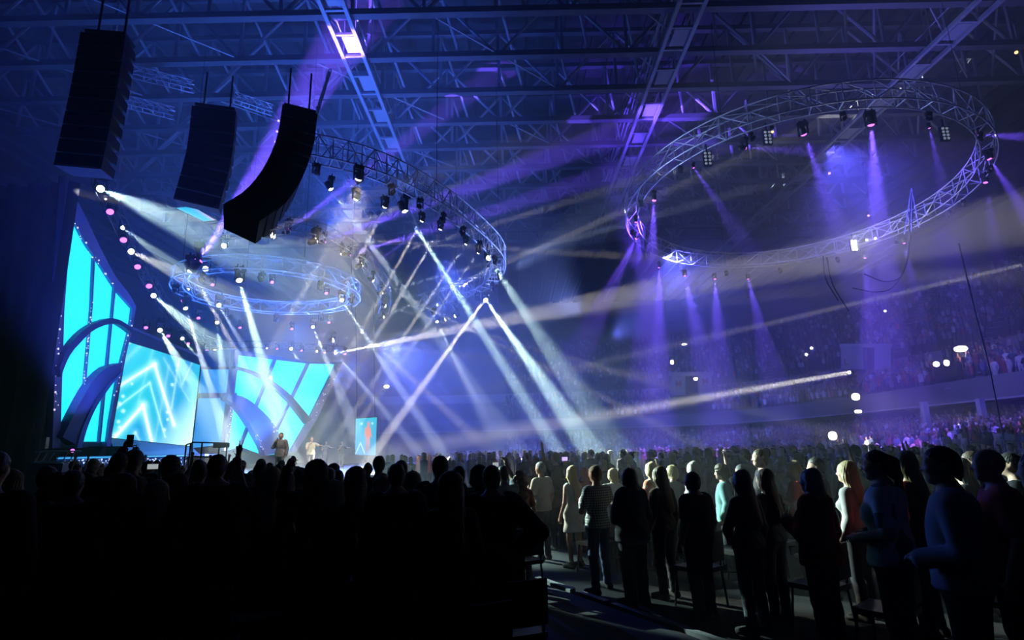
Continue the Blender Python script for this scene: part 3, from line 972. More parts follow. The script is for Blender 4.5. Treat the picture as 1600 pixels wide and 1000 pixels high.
# LED wall with chevrons: a fine grid whose colours are the picture it shows
PS = Plane((172, 683, 30.8), (300, 696, 34.5))
sw = root('video_wall', tuple(PS.at(236, 690)), 'large bright video wall showing white chevrons on cyan', 'video screen')
NU, NV = 150, 150
q00, q10, q01, q11 = (174, 684), (299, 697), (201, 533), (313, 569)


def chevron(u, v):
    """u right, v up, 0..1 -> linear rgb"""
    bg = np.stack([.008 + .02 * v + 0 * u, .46 + .22 * np.sin(3 * u + 1) ** 2 + 0 * v, .88 + 0 * u], -1)
    x = u * 125
    y = (1 - v) * 150

    def seg(a, b, wd, k):
        ax, ay = a
        bx, by = b
        L2 = (bx - ax) ** 2 + (by - ay) ** 2
        t = np.clip(((x - ax) * (bx - ax) + (y - ay) * (by - ay)) / L2, 0, 1)
        d = np.hypot(x - ax - t * (bx - ax), y - ay - t * (by - ay))
        return k * (np.exp(-(d / wd) ** 2) + .35 * np.exp(-(d / (wd * 3.2)) ** 2))
    s = 0
    s = s + seg((46, 24), (-8, 78), 2.0, 1.3) + seg((46, 24), (92, 118), 2.2, 1.4)
    s = s + seg((43, 56), (-12, 118), 1.1, .55) + seg((43, 56), (80, 140), 1.1, .6)
    s = s + seg((38, 94), (4, 150), 2.2, 1.5) + seg((38, 94), (60, 150), 2.2, 1.5)
    s = s + seg((33, 138), (26, 152), 1.5, .5) + seg((33, 138), (42, 152), 1.5, .5)
    s = s + seg((78, 0), (96, 48), 1.0, .3) + seg((96, 48), (112, -6), 1.0, .35) + seg((86, 0), (84, 90), 1.3, .45) + seg((60, 10), (112, 70), 1.5, .25)
    s = s + seg((20, 0), (-6, 40), 3, .2) + seg((30, 90), (40, 0), 2, .15) + seg((64, 150), (70, 20), 2, .2)
    hot = np.clip((x - 100 + (y - 60) * .42) / 34, 0, 1.6) * np.clip((y - 38) / 50, 0, 1)
    s = s + hot * .9
    for (cx_, cy_, r_) in ((6, 86, 2.2), (3, 98, 2.4), (10, 108, 2.6), (6, 125, 2.2), (9, 133, 2), (5, 145, 2.4), (85, 14, 1.6), (84, 24, 1.6), (80, 50, 2.6), (78, 98, 2.2), (80, 110, 2), (77, 128, 2.4), (16, 64, 1.8), (2, 2, 1.5)):
        s = s + 1.3 * np.exp(-((x - cx_) ** 2 + (y - cy_) ** 2) / r_ ** 2)
    dk = .35 * np.exp(-((x - 38 - (y - 120) * .0) / 16) ** 2) * np.clip((y - 108) / 20, 0, 1) + .3 * np.exp(-((x - 104) / 6) ** 2) * np.clip((60 - y) / 30, 0, 1)
    bg[..., 1] *= (1 - dk)
    bg[..., 0] *= (1 - dk)
    s = s[..., None]
    return np.clip(bg + s * np.array([.55, .62, .35]), 0, 1.6)


def picture_mesh(name, corners, pl, nu, nv, fn, m, org):
    (a, b, c, d) = [pl.at(*q) - org for q in corners]
    uu, vv = np.meshgrid(np.linspace(0, 1, nu), np.linspace(0, 1, nv))
    P = (a * ((1 - uu) * (1 - vv))[..., None] + b * (uu * (1 - vv))[..., None] + c * ((1 - uu) * vv)[..., None] + d * (uu * vv)[..., None]).reshape(-1, 3)
    idx = np.arange(nu * nv).reshape(nv, nu)
    Fq = np.stack([idx[:-1, :-1], idx[:-1, 1:], idx[1:, 1:], idx[1:, :-1]], -1).reshape(-1, 4)
    me = mesh(name, P, Fq.tolist(), m)
    col = fn(uu, vv).reshape(-1, 3)
    at = me.color_attributes.new('Col', 'FLOAT_COLOR', 'POINT')
    at.data.foreach_set('color', np.concatenate([col, np.ones((len(col), 1))], 1).astype(np.float32).ravel())
    return me


SCREEN = mat_attr('lit_screen_picture', 1.35)
link('screen_face', picture_mesh('screen_face', [q00, q10, q01, q11], PS, NU, NV, chevron, SCREEN, np.array(sw.location)), sw)
prism('screen_cabinet', [(171, 686), (301, 699), (315, 567), (199, 531)], PS, -.03, .3, BLACK, sw)
hd = root('header_beam', tuple(PS.at(258, 545)), 'dark blue header beam running along the top of the video wall', 'stage set')
band('beam', [(206, 510), (260, 533), (318, 556)], [(199, 533), (258, 551), (314, 570)], PS, .15, .6, mat('navy_header', (.03, .05, .2), .5), hd)
band('trim', [(206, 510), (260, 533), (318, 556)], [(206, 514), (260, 537), (318, 560)], PS, .2, .1, FRAME, hd)

# recess and right wing
PR1 = Plane((300, 696, 36), (352, 690, 36.5))
rc = root('stage_recess', tuple(PR1.at(325, 700)), 'pale blue panelled recess between video wall and right wing', 'stage set')
rc.location.z = .9
for up, lo, m in (((548, 545), (573, 572), ARC_L), ((577, 577), (614, 614), CYAN2), ((622, 622), (700, 694), CYAN2)):
    prism('lit_panel' if m is CYAN2 else 'top_panel', [(318 - (up[0] - 548) * .1, up[0]), (372, up[1]), (371 - (lo[1] - 545) * .12, lo[1]), (315 - (lo[0] - 548) * .1, lo[0])], PR1, 0, .15, m, rc)
for y, th in ((573, 4), (614, 8)):
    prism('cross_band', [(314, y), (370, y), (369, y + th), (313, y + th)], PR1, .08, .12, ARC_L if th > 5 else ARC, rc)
PR = Plane((352, 690, 36), (535, 690, 46))
wr = root('stage_wing', tuple(PR.at(440, 705)), 'right stage wing of cyan panels with two sweeping arcs', 'stage set')
wr.location.z = .9
top = [(369, 546), (434, 557), (484, 565), (535, 566)]
prism('backing', top + [(496, 654), (462, 706), (352, 706)], PR, -.3, .35, mat('dark_set_backing', (.02, .03, .09)), wr)
band('frame', top, [(368, 554), (432, 562), (483, 568), (529, 569)], PR, 0, .3, ARC_L, wr)
band('frame', [(526, 567), (483, 654), (453, 706)], [(535, 566), (496, 654), (463, 706)], PR, 0, .35, FRAME, wr)
band('frame', [(367, 547), (350, 704)], [(374, 548), (357, 704)], PR, 0, .35, FRAME, wr)
dv = [[(371, 550), (354, 704)], [(431, 560), (376, 698)], [(483, 566), (414, 712)], [(528, 568), (455, 706)]]
for i in range(3):
    (a, b), (c, d) = dv[i], dv[i + 1]
    prism('lit_panel', [(a[0] + 1, a[1]), (c[0] - 1, c[1]), (d[0] - 1, d[1]), (b[0] + 1, b[1])], PR, -.16, .06, CYAN, wr)
for a, b in dv[1:3]:
    band('divider', [(a[0] - 2.2, a[1]), (b[0] - 2.2, b[1])], [(a[0] + 2.2, a[1]), (b[0] + 2.2, b[1])], PR, -.02, .16, ARC_L, wr)
band('arc', curve2([(367, 572), (385, 576), (402, 582), (425, 594), (454, 617), (474, 640), (487, 655)]), curve2([(367, 576), (385, 580), (402, 587), (422, 600), (449, 624), (467, 646), (479, 662)]), PR, .25, .3, ARC, wr)
band('arc', curve2([(358, 615), (372, 618), (386, 623), (410, 642), (429, 664), (438, 684), (442, 706)]), curve2([(354, 624), (364, 631), (374, 640), (384, 653), (398, 676), (410, 698), (414, 712)]), PR, .3, .5, ARC_L, wr)
band('arc_edge', curve2([(354, 621), (368, 629), (378, 639), (388, 652), (402, 676), (414, 698), (418, 712)]), curve2([(354, 624), (364, 631), (374, 640), (384, 653), (398, 676), (410, 698), (414, 712)]), PR, .36, .5, FRAME, wr)
sparkles(wr, PR, [(364, 620), (357, 680)], 26, 2.5, .04)
sparkles(wr, PR, [(522, 588), (500, 630), (484, 660)], 26, 4, .04)
sparkles(wr, PR, [(398, 672), (406, 690), (413, 706)], 14, 2, .4)
sparkles(wr, PR, [(425, 660), (434, 680)], 10, 3, .4)

# decks
st = MB()
st.add([(-19.0, 25, .9), (-17.5, 22.5, .9), (-9.5, 22.5, .9), (-5.5, 25.5, .9), (-5.5, 50, .9), (-19.0, 50, .9)] + [(-19.0, 25, 0), (-17.5, 22.5, 0), (-9.5, 22.5, 0), (-5.5, 25.5, 0), (-5.5, 50, 0), (-19.0, 50, 0)],
       [(0, 1, 2, 3, 4, 5)[::1]] + [(i, i + 6, (i + 1) % 6 + 6, (i + 1) % 6) for i in range(6)])
so = root('stage', (-13, 24, 0), 'low wide stage with a pale lit floor', 'stage')
link('deck', mesh('deck', [np.array(v) - np.array((-13, 24, 0)) for v in st.V[:6]] + [np.array(v) - np.array((-13, 24, .12)) for v in st.V[:6]], [tuple(range(6))] + [(i, i + 6, (i + 1) % 6 + 6, (i + 1) % 6) for i in range(6)], STAGE_F), so)
for i in range(4):
    a, b = np.array(st.V[i]), np.array(st.V[i + 1])
    mid = (a + b) / 2
    L = np.linalg.norm(b - a)
    q = MB().box((mid[0] + 13, mid[1] - 24, .38), (L, .08, .76), rz=math.atan2(b[1] - a[1], b[0] - a[0]))
    link('fascia', mesh('fascia', q.V, q.F, STAGE_D), so)
# raised deck in front of the left wing with a sparkling front
PD = Plane((88, 705, 24.4), (296, 705, 27.2))
rd_ = root('raised_deck', tuple(PD.at(190, 735)), 'raised stage deck with a sparkling blue front below the video wall', 'stage')
rd_.location.z = .9
P0, P1 = PD.at(90, 705), PD.at(292, 705)
for q in (P0, P1):
    q[2] = 1.93
dv2 = np.array([-.3, 1, 0])
V = [P0, P1, P1 + dv2 * 7.5, P0 + dv2 * 2.6]
B0 = np.array(base(rd_))
link('deck_top', mesh('deck_top', [v - B0 for v in V] + [v - B0 - np.array([0, 0, .1]) for v in V], [(0, 1, 2, 3), (0, 4, 5, 1), (1, 5, 6, 2), (3, 7, 4, 0)], mat('blue_stage_deck', (.25, .4, .75), .4)), rd_)
link('front', mesh('front', [np.array([*P0[:2], .9]) - B0, np.array([*P1[:2], .9]) - B0, P1 - B0 - [0, 0, .1], P0 - B0 - [0, 0, .1]], [(0, 1, 2, 3)], mat('glossy_blue_front', (.03, .09, .38), .3)), rd_)
gl = MB()
for k in range(260):
    t, z = random.random(), .95 + .85 * random.random() ** .7
    p = P0 + (P1 - P0) * t + PD.n * .03
    gl.box((p[0] - B0[0], p[1] - B0[1], z - B0[2]), [random.uniform(.015, .05)] * 3)
gl = gl.build('glitter', mat('glitter_bead', (.7, .75, .9), .2, emit=(.6, .75, 1), es=1.6, quiet=True), rd_)
gl.location = (0, 0, 0)
tag(gl, kind='stuff')
link('lit_edge', unit_bar(mat('lit_cyan_deck_edge', (.2, .5, .6), emit=(.06, .5, 1), es=1.0)), rd_, M4=Matrix.Translation(P0 + PD.n * .03 - np.array([0, 0, .06])) @ Vector(P1 - P0).to_track_quat('Z', 'Y').to_matrix().to_4x4() @ Matrix.Diagonal((.1, .06, np.linalg.norm(P1 - P0), 1)))
# ramp before the video wall
a, b = PS.at(172, 685, .05), PS.at(299, 698, .05)
rmp = link('screen_plinth', mesh('screen_plinth', [a, b, b + PS.n * .9 - [0, 0, b[2] - 1.94], a + PS.n * .9 - [0, 0, a[2] - 1.94], [b[0], b[1], 1.9], [a[0], a[1], 1.9]], [(0, 1, 2, 3)[::-1], (0, 3, 5), (1, 4, 2), (0, 5, 4, 1)], mat('blue_plinth', (.12, .42, .8), .5)))
tag(rmp, 'sloping pale blue plinth at the foot of the video wall', 'stage set')
# wedge monitors along the deck, floor lamp, road case
for i, (x, y) in enumerate(((148, 703), (176, 703), (155, 697))):
    p = onY(x, y, 26.3 + i * .5)
    p[2] = 1.93
    b = MB().add([(-.35, -.25, 0), (.35, -.25, 0), (.35, .25, 0), (-.35, .25, 0), (-.35, .05, .42), (.35, .05, .42), (.35, .25, .42), (-.35, .25, .42)], [(3, 2, 1, 0), (0, 1, 5, 4), (4, 5, 6, 7), (2, 3, 7, 6), (1, 2, 6, 5), (3, 0, 4, 7)])
    rt = root('stage_monitor', tuple(p), 'dark wedge speaker on the raised deck, %s' % ('left of the pair near its edge', 'right of the pair near its edge', 'standing behind the pair')[i], 'loudspeaker')
    link('cabinet', mesh('cabinet', b.V, b.F, BLACKC), rt)
    g = MB().add([(-.3, -.21, .07), (.3, -.21, .07), (.3, .02, .39), (-.3, .02, .39)], [(0, 1, 2, 3)])
    o = link('grille', mesh('grille', [(v[0], v[1] - .02, v[2] + .015) for v in g.V], g.F, GRILLE), rt)
p = onY(115, 692, 25.4)
p[2] = 1.93 + .375 - .13
rt = lamp(p, (.5, -.7, .25), 'v', 'violet floor lamp glowing at the foot of the left stage wing', None, .6)
stand_up(rt)
p = onY(85, 735, 22.2)
rt = root('road_case', (p[0], p[1], 0), 'blue-lit stack of truss and case at the left corner of the stage', 'case')
MB().box((0, 0, .85), (1.25, .9, 1.7)).box((0, -.47, 1.4), (1.27, .04, .06)).box((0, -.47, .5), (1.27, .04, .06)).build('case', mat('blue_grey_case', (.10, .14, .25), .6), rt).location = (0, 0, 0)
box_line = [np.array([p[0] - .65 + .26 * k, p[1], 1.72]) for k in range(6)]
for z in (1.74, 2.12):
    for sy in (-.2, .2):
        strut('truss_tube', (p[0] - .65, p[1] + sy, z), (p[0] + .75, p[1] + sy, z), .03, ALU, rt)
for k in range(6):
    strut('truss_brace', box_line[k] + [0, -.2, .02], box_line[k] + [.2, -.2, .4], .02, ALU, rt)
b = MB().box((-.5, 0, 2.45), (.16, .16, .42)).build('paper_bag', mat('pale_cream_card', (.75, .68, .5), .8), rt)
b.location = (0, 0, 0)

# railing with a flat monitor at the stage steps
rl = root('railing', tuple(onY(322, 735, 21.5)), 'dark metal railing with a flat monitor at the stage steps', 'railing')
rl.location.z = 0
DY = 21.5
q = lambda x, y, k=0: onY(x, y, DY + k)
for (a, b) in (((298, 738), (298, 692)), ((316, 738), (316, 691)), ((343, 738), (343, 692)), ((354, 715), (355, 692)), ((290, 742), (291, 695))):
    A, B = q(*a), q(*b)
    A[:2] = B[:2]
    A[2] = .3
    strut('post', A, B, .028, BLACK, rl)
for (a, b) in (((291, 695), (303, 691)), ((300, 691), (356, 692.5)), ((300, 713), (344, 714.5)), ((291, 716), (300, 713))):
    strut('rail', q(*a), q(*b), .025, BLACK, rl)
c = q(346, 696)
MB().box(tuple(c - np.array(base(rl))), (.55, .06, .17), rz=.2).build('flat_monitor', BLACK, rl).location = (0, 0, 0)
strut('panel', q(300, 693), q(300, 713), .10, BLACK, rl, square=True, r2=.02)
# bright steps and lit front lip
lp = MB()
for i in range(3):
    a = onY(372 + i * 4, 718, 22.2 - i * .35)
    lp.box((a[0] + .4, a[1], .78 - i * .2), (3.2 - i * .1, .4, .18), rz=.08)
lp = lp.build('stage_steps', mat('white_stage_step', (.8, .8, .85), .5))
tag(lp, 'white lit steps rising to the front of the stage', 'steps')

# small portrait screen far right of the stage
PV = Plane((555, 710, 40), (588, 712, 40.6))
sv = root('side_screen', tuple(PV.at(571, 712)), 'small tall side screen showing an orange singer on cyan', 'video screen')


def singer(u, v):
    bg = np.stack([.02 + 0 * u, .30 + .25 * v, .75 + 0 * u], -1)
    x, y = u * 33, (1 - v) * 59
    def blob(cx_, cy_, rx, ry, q=2):
        return np.exp(-(np.abs((x - cx_) / rx) ** q + np.abs((y - cy_) / ry) ** q))
    s = blob(20, 10, 2.3, 3.3) + blob(19.5, 14.5, 1.2, 2) + blob(19, 24, 3.6, 9, 4) + blob(15.4, 21, 1.2, 4.5, 3) + blob(16.4, 27, 2, 1.3) + blob(23, 22, 1.3, 6, 3) + blob(24.6, 28, 1, 3.5, 3) + .9 * blob(17.6, 43, 1.6, 12, 4) + .9 * blob(21.4, 43, 1.5, 12, 4)
    s = np.clip(s, 0, 1)[..., None]
    skin = np.array([.85, .30, .22])
    out = bg * (1 - s) + skin * s * (1 - .45 * np.clip((y - 36) / 14, 0, 1))[..., None]
    ch = (np.exp(-((np.abs(x - 8) * 2.4 - (y - 40)) / 1.6) ** 2) * (y > 38) * (x < 15))[..., None]
    hi = (np.exp(-(((x - 9) / 1.6) ** 2 + ((y - 9) / 1.6) ** 2)) + np.exp(-(((x - 26) / 1.4) ** 2 + ((y - 9) / 1.4) ** 2)))[..., None]
    return np.clip(out + ch * .7 + hi * .8, 0, 1.3)


link('screen_face', picture_mesh('screen_face', [(555, 710), (587, 712), (556, 654), (589, 652)], PV, 50, 80, singer, SCREEN, np.array(base(sv))), sv)
prism('screen_cabinet', [(554, 711), (588, 713), (590, 651), (555, 653)], PV, -.03, .2, BLACK, sv)
for x in (558, 586):
    strut('hanging_cable', PV.at(x, 654, -.1), PV.at(x + (564 - 572) * .3, 480, -.1), .02, BLACK, sv)
strut('stand', PV.at(572, 712, -.12), PV.at(572, 712, -.12) * np.array([1, 1, 0]) + np.array([0, 0, .85]), .08, BLACK, sv)
# lit screen under the speaker columns
PU = Plane((275, 326, 21), (337, 345, 20.4))
us = root('hanging_screen', tuple(PU.at(306, 334)), 'slim cyan screen hanging at the foot of the speaker columns', 'video screen')


def cyanpink(u, v):
    k = np.clip((u - .62) / .3, 0, 1)[..., None] * np.clip(1.1 - v, 0, 1)[..., None]
    return np.array([.04, .50, .95]) * (1 - k) + np.array([.6, .45, .95]) * k + 0 * u[..., None]


link('screen_face', picture_mesh('screen_face', [(318, 345.5), (337, 344), (275, 325), (300, 322)], PU, 12, 24, cyanpink, SCREEN, np.array(base(us))), us)
prism('screen_cabinet', [(318, 346.5), (338.5, 344.5), (300, 321), (273, 324.5)], PU, -.03, .15, BLACK, us)


# ------------------------------------------------------------------ balcony furniture: portals, columns, rails
RED = mat('dark_red_letter', (.35, .03, .05), .7)


def rail_depth(px):
    i = min(range(10, NS), key=lambda k: abs(proj((*C_RAIL[k][:2], 9.5))[0] - px))
    return float(C_RAIL[i][1])


def portal(x0, x1, yt, yb, d, dx0, dx1, letters, lab, face=0.0):
    A, B = onY(x0, yb, d), onY(x1, yb, d)
    PP = Plane((x0, yb, d), (x1, yb, d - face))
    rt = root('tunnel_portal', tuple(PP.at((x0 + x1) / 2, yb)), lab, 'portal')
    prism('side_panel', [(x0, yt + 6), (dx0, yt + 6), (dx0, yb), (x0, yb)], PP, 0, .9, CONC_P, rt)
    prism('side_panel', [(dx1, yt + 6), (x1, yt + 6), (x1, yb), (dx1, yb)], PP, 0, .9, CONC_P, rt)
    prism('lintel', [(x0 - 2, yt), (x1 + 2, yt), (x1 + 2, yt + 6), (x0 - 2, yt + 6)], PP, .15, 1.2, CONC_P, rt)
    prism('tunnel_shade_board', [(dx0, yt + 6), (dx1, yt + 6), (dx1, yb), (dx0, yb)], PP, -.8, .1, mat('tunnel_shade', (.02, .02, .02)), rt)  # dark board paints the shade inside the tunnel
    for ch, cx_, cy_, hpx in letters:
        cu = bpy.data.curves.new('letter', 'FONT')
        cu.body = ch
        cu.align_x = 'CENTER'
        cu.align_y = 'CENTER'
        cu.size = hpx / F * d * 1.45
        cu.extrude = .02
        cu.offset = .02
        tmp = bpy.data.objects.new('tmp', cu)
        COL.objects.link(tmp)
        dg = bpy.context.evaluated_depsgraph_get()
        me = bpy.data.meshes.new_from_object(tmp.evaluated_get(dg))
        bpy.data.objects.remove(tmp)
        me.materials.clear()
        me.materials.append(RED)
        yv = -PP.n
        X = np.cross(yv, [0, 0, 1])
        c = PP.at(cx_, cy_, .04)
        M4 = Matrix(((X[0], 0, -yv[0], c[0]), (X[1], 0, -yv[1], c[1]), (X[2], 1, 0, c[2]), (0, 0, 0, 1)))
        link('letter', me, rt, M4=M4)
    return rt


portal(1050, 1112, 581, 618, rail_depth(1081) - 1.6, 1071, 1093, [('M', 1060, 600, 9), ('M', 1102, 596, 9)], 'pale tunnel portal with two red M letters in the far stands')
portal(1314, 1392, 537, 577, rail_depth(1353) - 1.6, 1349, 1366, [('L', 1322, 566, 9)], 'pale tunnel portal with a red L letter in the right stands', face=4)
for i, (a, b) in enumerate((((1317, 612), (1338, 580)), ((1336, 610), (1356, 578)), ((1358, 612), (1372, 578)))):
    strut_o = MB().tube([onY(*a, 49), onY(*b, 52)], .06, 6).build('handrail', mat('warm_brass_rail', (.5, .32, .2), .4, .3))
    tag(strut_o, 'sloping stair handrail below the portal with the letter L, %s from the left' % ('first', 'second', 'third')[i], 'handrail')
for i, (x, y0, y1, d) in enumerate(((1447, 636, 664, 38), (1534, 624, 652, 36))):
    a, b = onY(x, y0, d), onY(x + 2, y1, d)
    rt = root('stair_wall', tuple(b), 'pale column with a sloping stair wall under the balcony, %s one' % ('left', 'right')[i], 'column', 'columns under the balcony')
    strut('column', (b[0], b[1], b[2] - .3), (b[0], b[1], 4.3), .34, CONC_P, rt, square=True)
    P = Plane((x - 18, 680, d - .6), (x + 8, 680, d - .6))
    prism('stair_cheek', [(x - 14, 684), (x - 14, 677), (x + 3, 660), (x + 8, 668), (x + 8, 684)], P, 0, .25, CONC_P, rt)
for i, (x, y, x2, d) in enumerate(((1045, 706, 1100, 66), (1047, 717, 1092, 62))):
    o = MB().tube([onY(x, y, d), onY(x2, y, d)], .09, 6).build('barrier_rail', CONC_P)
    tag(o, 'pale level barrier rail at the front of the far stands, %s of two' % ('upper', 'lower')[i], 'rail')
STAIRS = []
for key, px, lab in (('up', 1540, 'pale aisle stair climbing the upper stands near the right edge'), ('up', 1392, 'dim aisle stair in the upper stands right of the L portal'),
                     ('mid', 1478, 'pale aisle stair climbing the middle stands below the oblong lamp'), ('up', 1195, 'dim aisle stair far off in the upper stands between the portals')):
    A, B, n, z0, z1 = TIERS[key]
    i = min(range(10, NS), key=lambda k: abs(proj((*A[k][:2], z0 + 1))[0] - px))
    t_ = B[i] - A[i]
    L = np.linalg.norm(t_)
    rt = root('aisle_stair', (A[i][0], A[i][1], z0), lab, 'stairs')
    for k in range(n):
        c = A[i] + t_ * (k + .5) / n
        z = z0 + (z1 - z0) * (k + 1) / n
        q = MB().box((c[0] - A[i][0], c[1] - A[i][1], z - z0 + .03), (1.0, L / n * .95, .06), rz=math.atan2(t_[1], t_[0]) - math.pi / 2)
        link('step', mesh('step', q.V, q.F, CONC_P), rt).location = (0, 0, 0)
        STAIRS.append((c[0], c[1], z))

# ------------------------------------------------------------------ aisle and floor edging
a0, a1 = np.array([.46, 8.72, 0]), np.array([1.84, 6.28, 0])
t = (a1 - a0) / np.linalg.norm(a1 - a0)
nl = np.array([-t[1], t[0], 0])          # to the right of the walking line
ang = math.atan2(t[1], t[0])
o = MB().box(tuple((a0 + t * -2 - nl * .72)[:2]) + (.012,), (20, 1.3, .024), rz=ang).build('carpet_runner', AISLE)
tag(o, 'dark grey carpet running along the aisle towards the stage', 'carpet')
for i, (s0, s1) in enumerate(((-.35, .55), (.75, 1.28), (1.4, 4.4))):
    c = a0 + t * (s0 + s1) / 2
    o = MB().box((c[0], c[1], .035), (s1 - s0, .09, .05), rz=ang).build('edge_strip', STRIPE)
    tag(o, 'pale floor edging strip beside the aisle, %s' % ('farthest piece', 'short middle piece', 'long nearest piece')[i], 'floor strip', 'edging along the aisle')

# ------------------------------------------------------------------ people: smooth bodies grown from tapered limbs
CORN = [(i, j, k) for i in (0, 1) for j in (0, 1) for k in (0, 1)]


def surface_nets(D, org, h):
    s = D < 0
    nx, ny, nz = D.shape
    cnt = np.zeros((nx - 1, ny - 1, nz - 1), np.int8)
    for i, j, k in CORN:
        cnt += s[i:nx - 1 + i, j:ny - 1 + j, k:nz - 1 + k]
    mask = (cnt > 0) & (cnt < 8)
    idx = -np.ones(mask.shape, np.int64)
    cells = np.argwhere(mask)
    idx[mask] = np.arange(len(cells))
    acc = np.zeros((len(cells), 3))
    n = np.zeros(len(cells))
    for ax in range(3):
        e = np.eye(3, dtype=int)[ax]
        for c in CORN:
            if c[ax]:
                continue
            p = cells + np.array(c)
            va = D[p[:, 0], p[:, 1], p[:, 2]]
            q = p + e
            vb = D[q[:, 0], q[:, 1], q[:, 2]]
            cr = (va < 0) != (vb < 0)
            t = np.where(cr, va / np.where(cr, va - vb, 1), 0)
            acc += np.where(cr[:, None], np.array(c) + e * t[:, None], 0)
            n += cr
    V = np.array(org) + h * (cells + acc / n[:, None])
    Q = []
    for ax in range(3):
        a, b = (ax + 1) % 3, (ax + 2) % 3
        s0 = np.moveaxis(s, (ax, a, b), (0, 1, 2))
        I = np.moveaxis(idx, (ax, a, b), (0, 1, 2))
        d = s0[:-1] != s0[1:]
        d[:, 0, :] = d[:, -1, :] = False
        d[:, :, 0] = d[:, :, -1] = False
        P = np.argwhere(d)
        q = np.stack([I[P[:, 0], P[:, 1] - 1, P[:, 2] - 1], I[P[:, 0], P[:, 1], P[:, 2] - 1], I[P[:, 0], P[:, 1], P[:, 2]], I[P[:, 0], P[:, 1] - 1, P[:, 2]]], 1)
        flip = ~s0[P[:, 0], P[:, 1], P[:, 2]]
        q[flip] = q[flip][:, ::-1]
        Q.append(q)
    return V, np.concatenate(Q)


def grow(name, prims, h, cut=None, m=None):
    """prims: (a, b, ra, rb, k, (sx,sy,sz)); cut(X,Y,Z,D) may trim or ruffle the field"""
    lo = np.array([9.0] * 3)
    hi = -lo
    for a, b, ra, rb, k, sc in prims:
        r = max(ra, rb) * max(1, *sc) + .02
        lo = np.minimum(lo, np.minimum(a, b) - r)
        hi = np.maximum(hi, np.maximum(a, b) + r)
    lo -= 3 * h
    hi += 3 * h
    N = np.ceil((hi - lo) / h).astype(int) + 1
    D = np.ones(N, np.float32)
    ax = [lo[i] + h * np.arange(N[i]) for i in range(3)]
    for a, b, ra, rb, k, sc in prims:
        a, b, sc = np.array(a, float), np.array(b, float), np.array(sc, float)
        r = max(ra, rb) * max(1, *sc) + k + 3 * h
        i0 = np.maximum(((np.minimum(a, b) - r - lo) / h).astype(int), 0)
        i1 = np.minimum(((np.maximum(a, b) + r - lo) / h).astype(int) + 2, N)
        sl = tuple(slice(i0[q], i1[q]) for q in range(3))
        c = (a + b) / 2
        X = [((ax[q][sl[q]] - c[q]) / sc[q]) for q in range(3)]
        X, Y, Z = np.meshgrid(*X, indexing='ij')
        A, B = (a - c) / sc, (b - c) / sc
        ab = B - A
        L2 = ab @ ab
        if L2 > 1e-10:
            t = np.clip(((X - A[0]) * ab[0] + (Y - A[1]) * ab[1] + (Z - A[2]) * ab[2]) / L2, 0, 1)
        else:
            t = np.zeros_like(X)
        d = np.sqrt((X - A[0] - t * ab[0]) ** 2 + (Y - A[1] - t * ab[1]) ** 2 + (Z - A[2] - t * ab[2]) ** 2) - (ra + (rb - ra) * t)
        d = d * sc.min()
        cur = D[sl]
        w_ = np.clip(.5 + .5 * (cur - d) / k, 0, 1)
        D[sl] = cur * (1 - w_) + d * w_ - k * w_ * (1 - w_)
    if cut is not None:
        X, Y, Z = np.meshgrid(*ax, indexing='ij')
        D = cut(X, Y, Z, D)
        D[0], D[-1], D[:, 0], D[:, -1], D[:, :, 0], D[:, :, -1] = 1, 1, 1, 1, 1, 1
    V, Q = surface_nets(D, lo, h)
    me = bpy.data.meshes.new(name)
    me.vertices.add(len(V))
    me.vertices.foreach_set('co', V.astype(np.float32).ravel())
    me.loops.add(len(Q) * 4)
    me.polygons.add(len(Q))
    me.loops.foreach_set('vertex_index', Q.astype(np.int32).ravel())
    me.polygons.foreach_set('loop_start', np.arange(0, len(Q) * 4, 4, dtype=np.int32))
    me.polygons.foreach_set('use_smooth', np.ones(len(Q), bool))
    me.update(calc_edges=True)
    me.materials.append(m)
    return me


ONE = (1, 1, 1)
ARMS = {  # elbow, wrist, hand direction, palm normal, curl (right arm)
    'down': ((.265, -.04, 1.13), (.275, .05, .89), (0, .15, -1), (-1, .1, 0), 25),
    'front': ((.275, .04, 1.13), (.10, .26, 1.22), (-.45, .45, .75), (-1, 0, 0), 12),
    'fold': ((.275, .06, 1.13), (.03, .235, 1.15), (-1, .05, .1), (0, -1, 0), 20),
    'hip': ((.43, -.06, 1.14), (.235, .05, 1.0), (-.8, .5, -.3), (-.4, -.6, -.6), 35),
    'up': ((.285, .08, 1.62), (.27, .13, 1.885), (.0, .1, 1), (0, 1, 0), 12),
    'vup': ((.285, .08, 1.62), (.27, .13, 1.885), (.05, .05, 1), (0, 1, 0), 'v'),
    'vout': ((.29, .13, 1.56), (.33, .17, 1.80), (.4, .05, 1), (0, 1, 0), 'v'),
    'fist': ((.285, .10, 1.60), (.28, .14, 1.86), (.0, .05, 1), (0, 1, 0), 82),
    'bent': ((.33, .14, 1.45), (.27, .20, 1.70), (-.5, .1, .85), (-.4, .9, 0), 35),
    'phone': ((.26, .18, 1.28), (.13, .36, 1.52), (-.25, .15, 1), (-1, -.3, 0), 50),
    'pup': ((.25, .16, 1.56), (.18, .26, 1.80), (-.2, .15, 1), (-1, -.2, 0), 55),
    'mic': ((.26, .12, 1.19), (.10, .19, 1.45), (-.55, .0, .8), (-.5, -.8, 0), 75),
    'out': ((.36, .22, 1.31), (.40, .47, 1.33), (.1, 1, .0), (0, 0, -1), 15),
    'lean': ((.285, -.02, 1.14), (.17, .215, 1.08), (-.7, .6, .1), (0, -.5, -.8), 35),
}


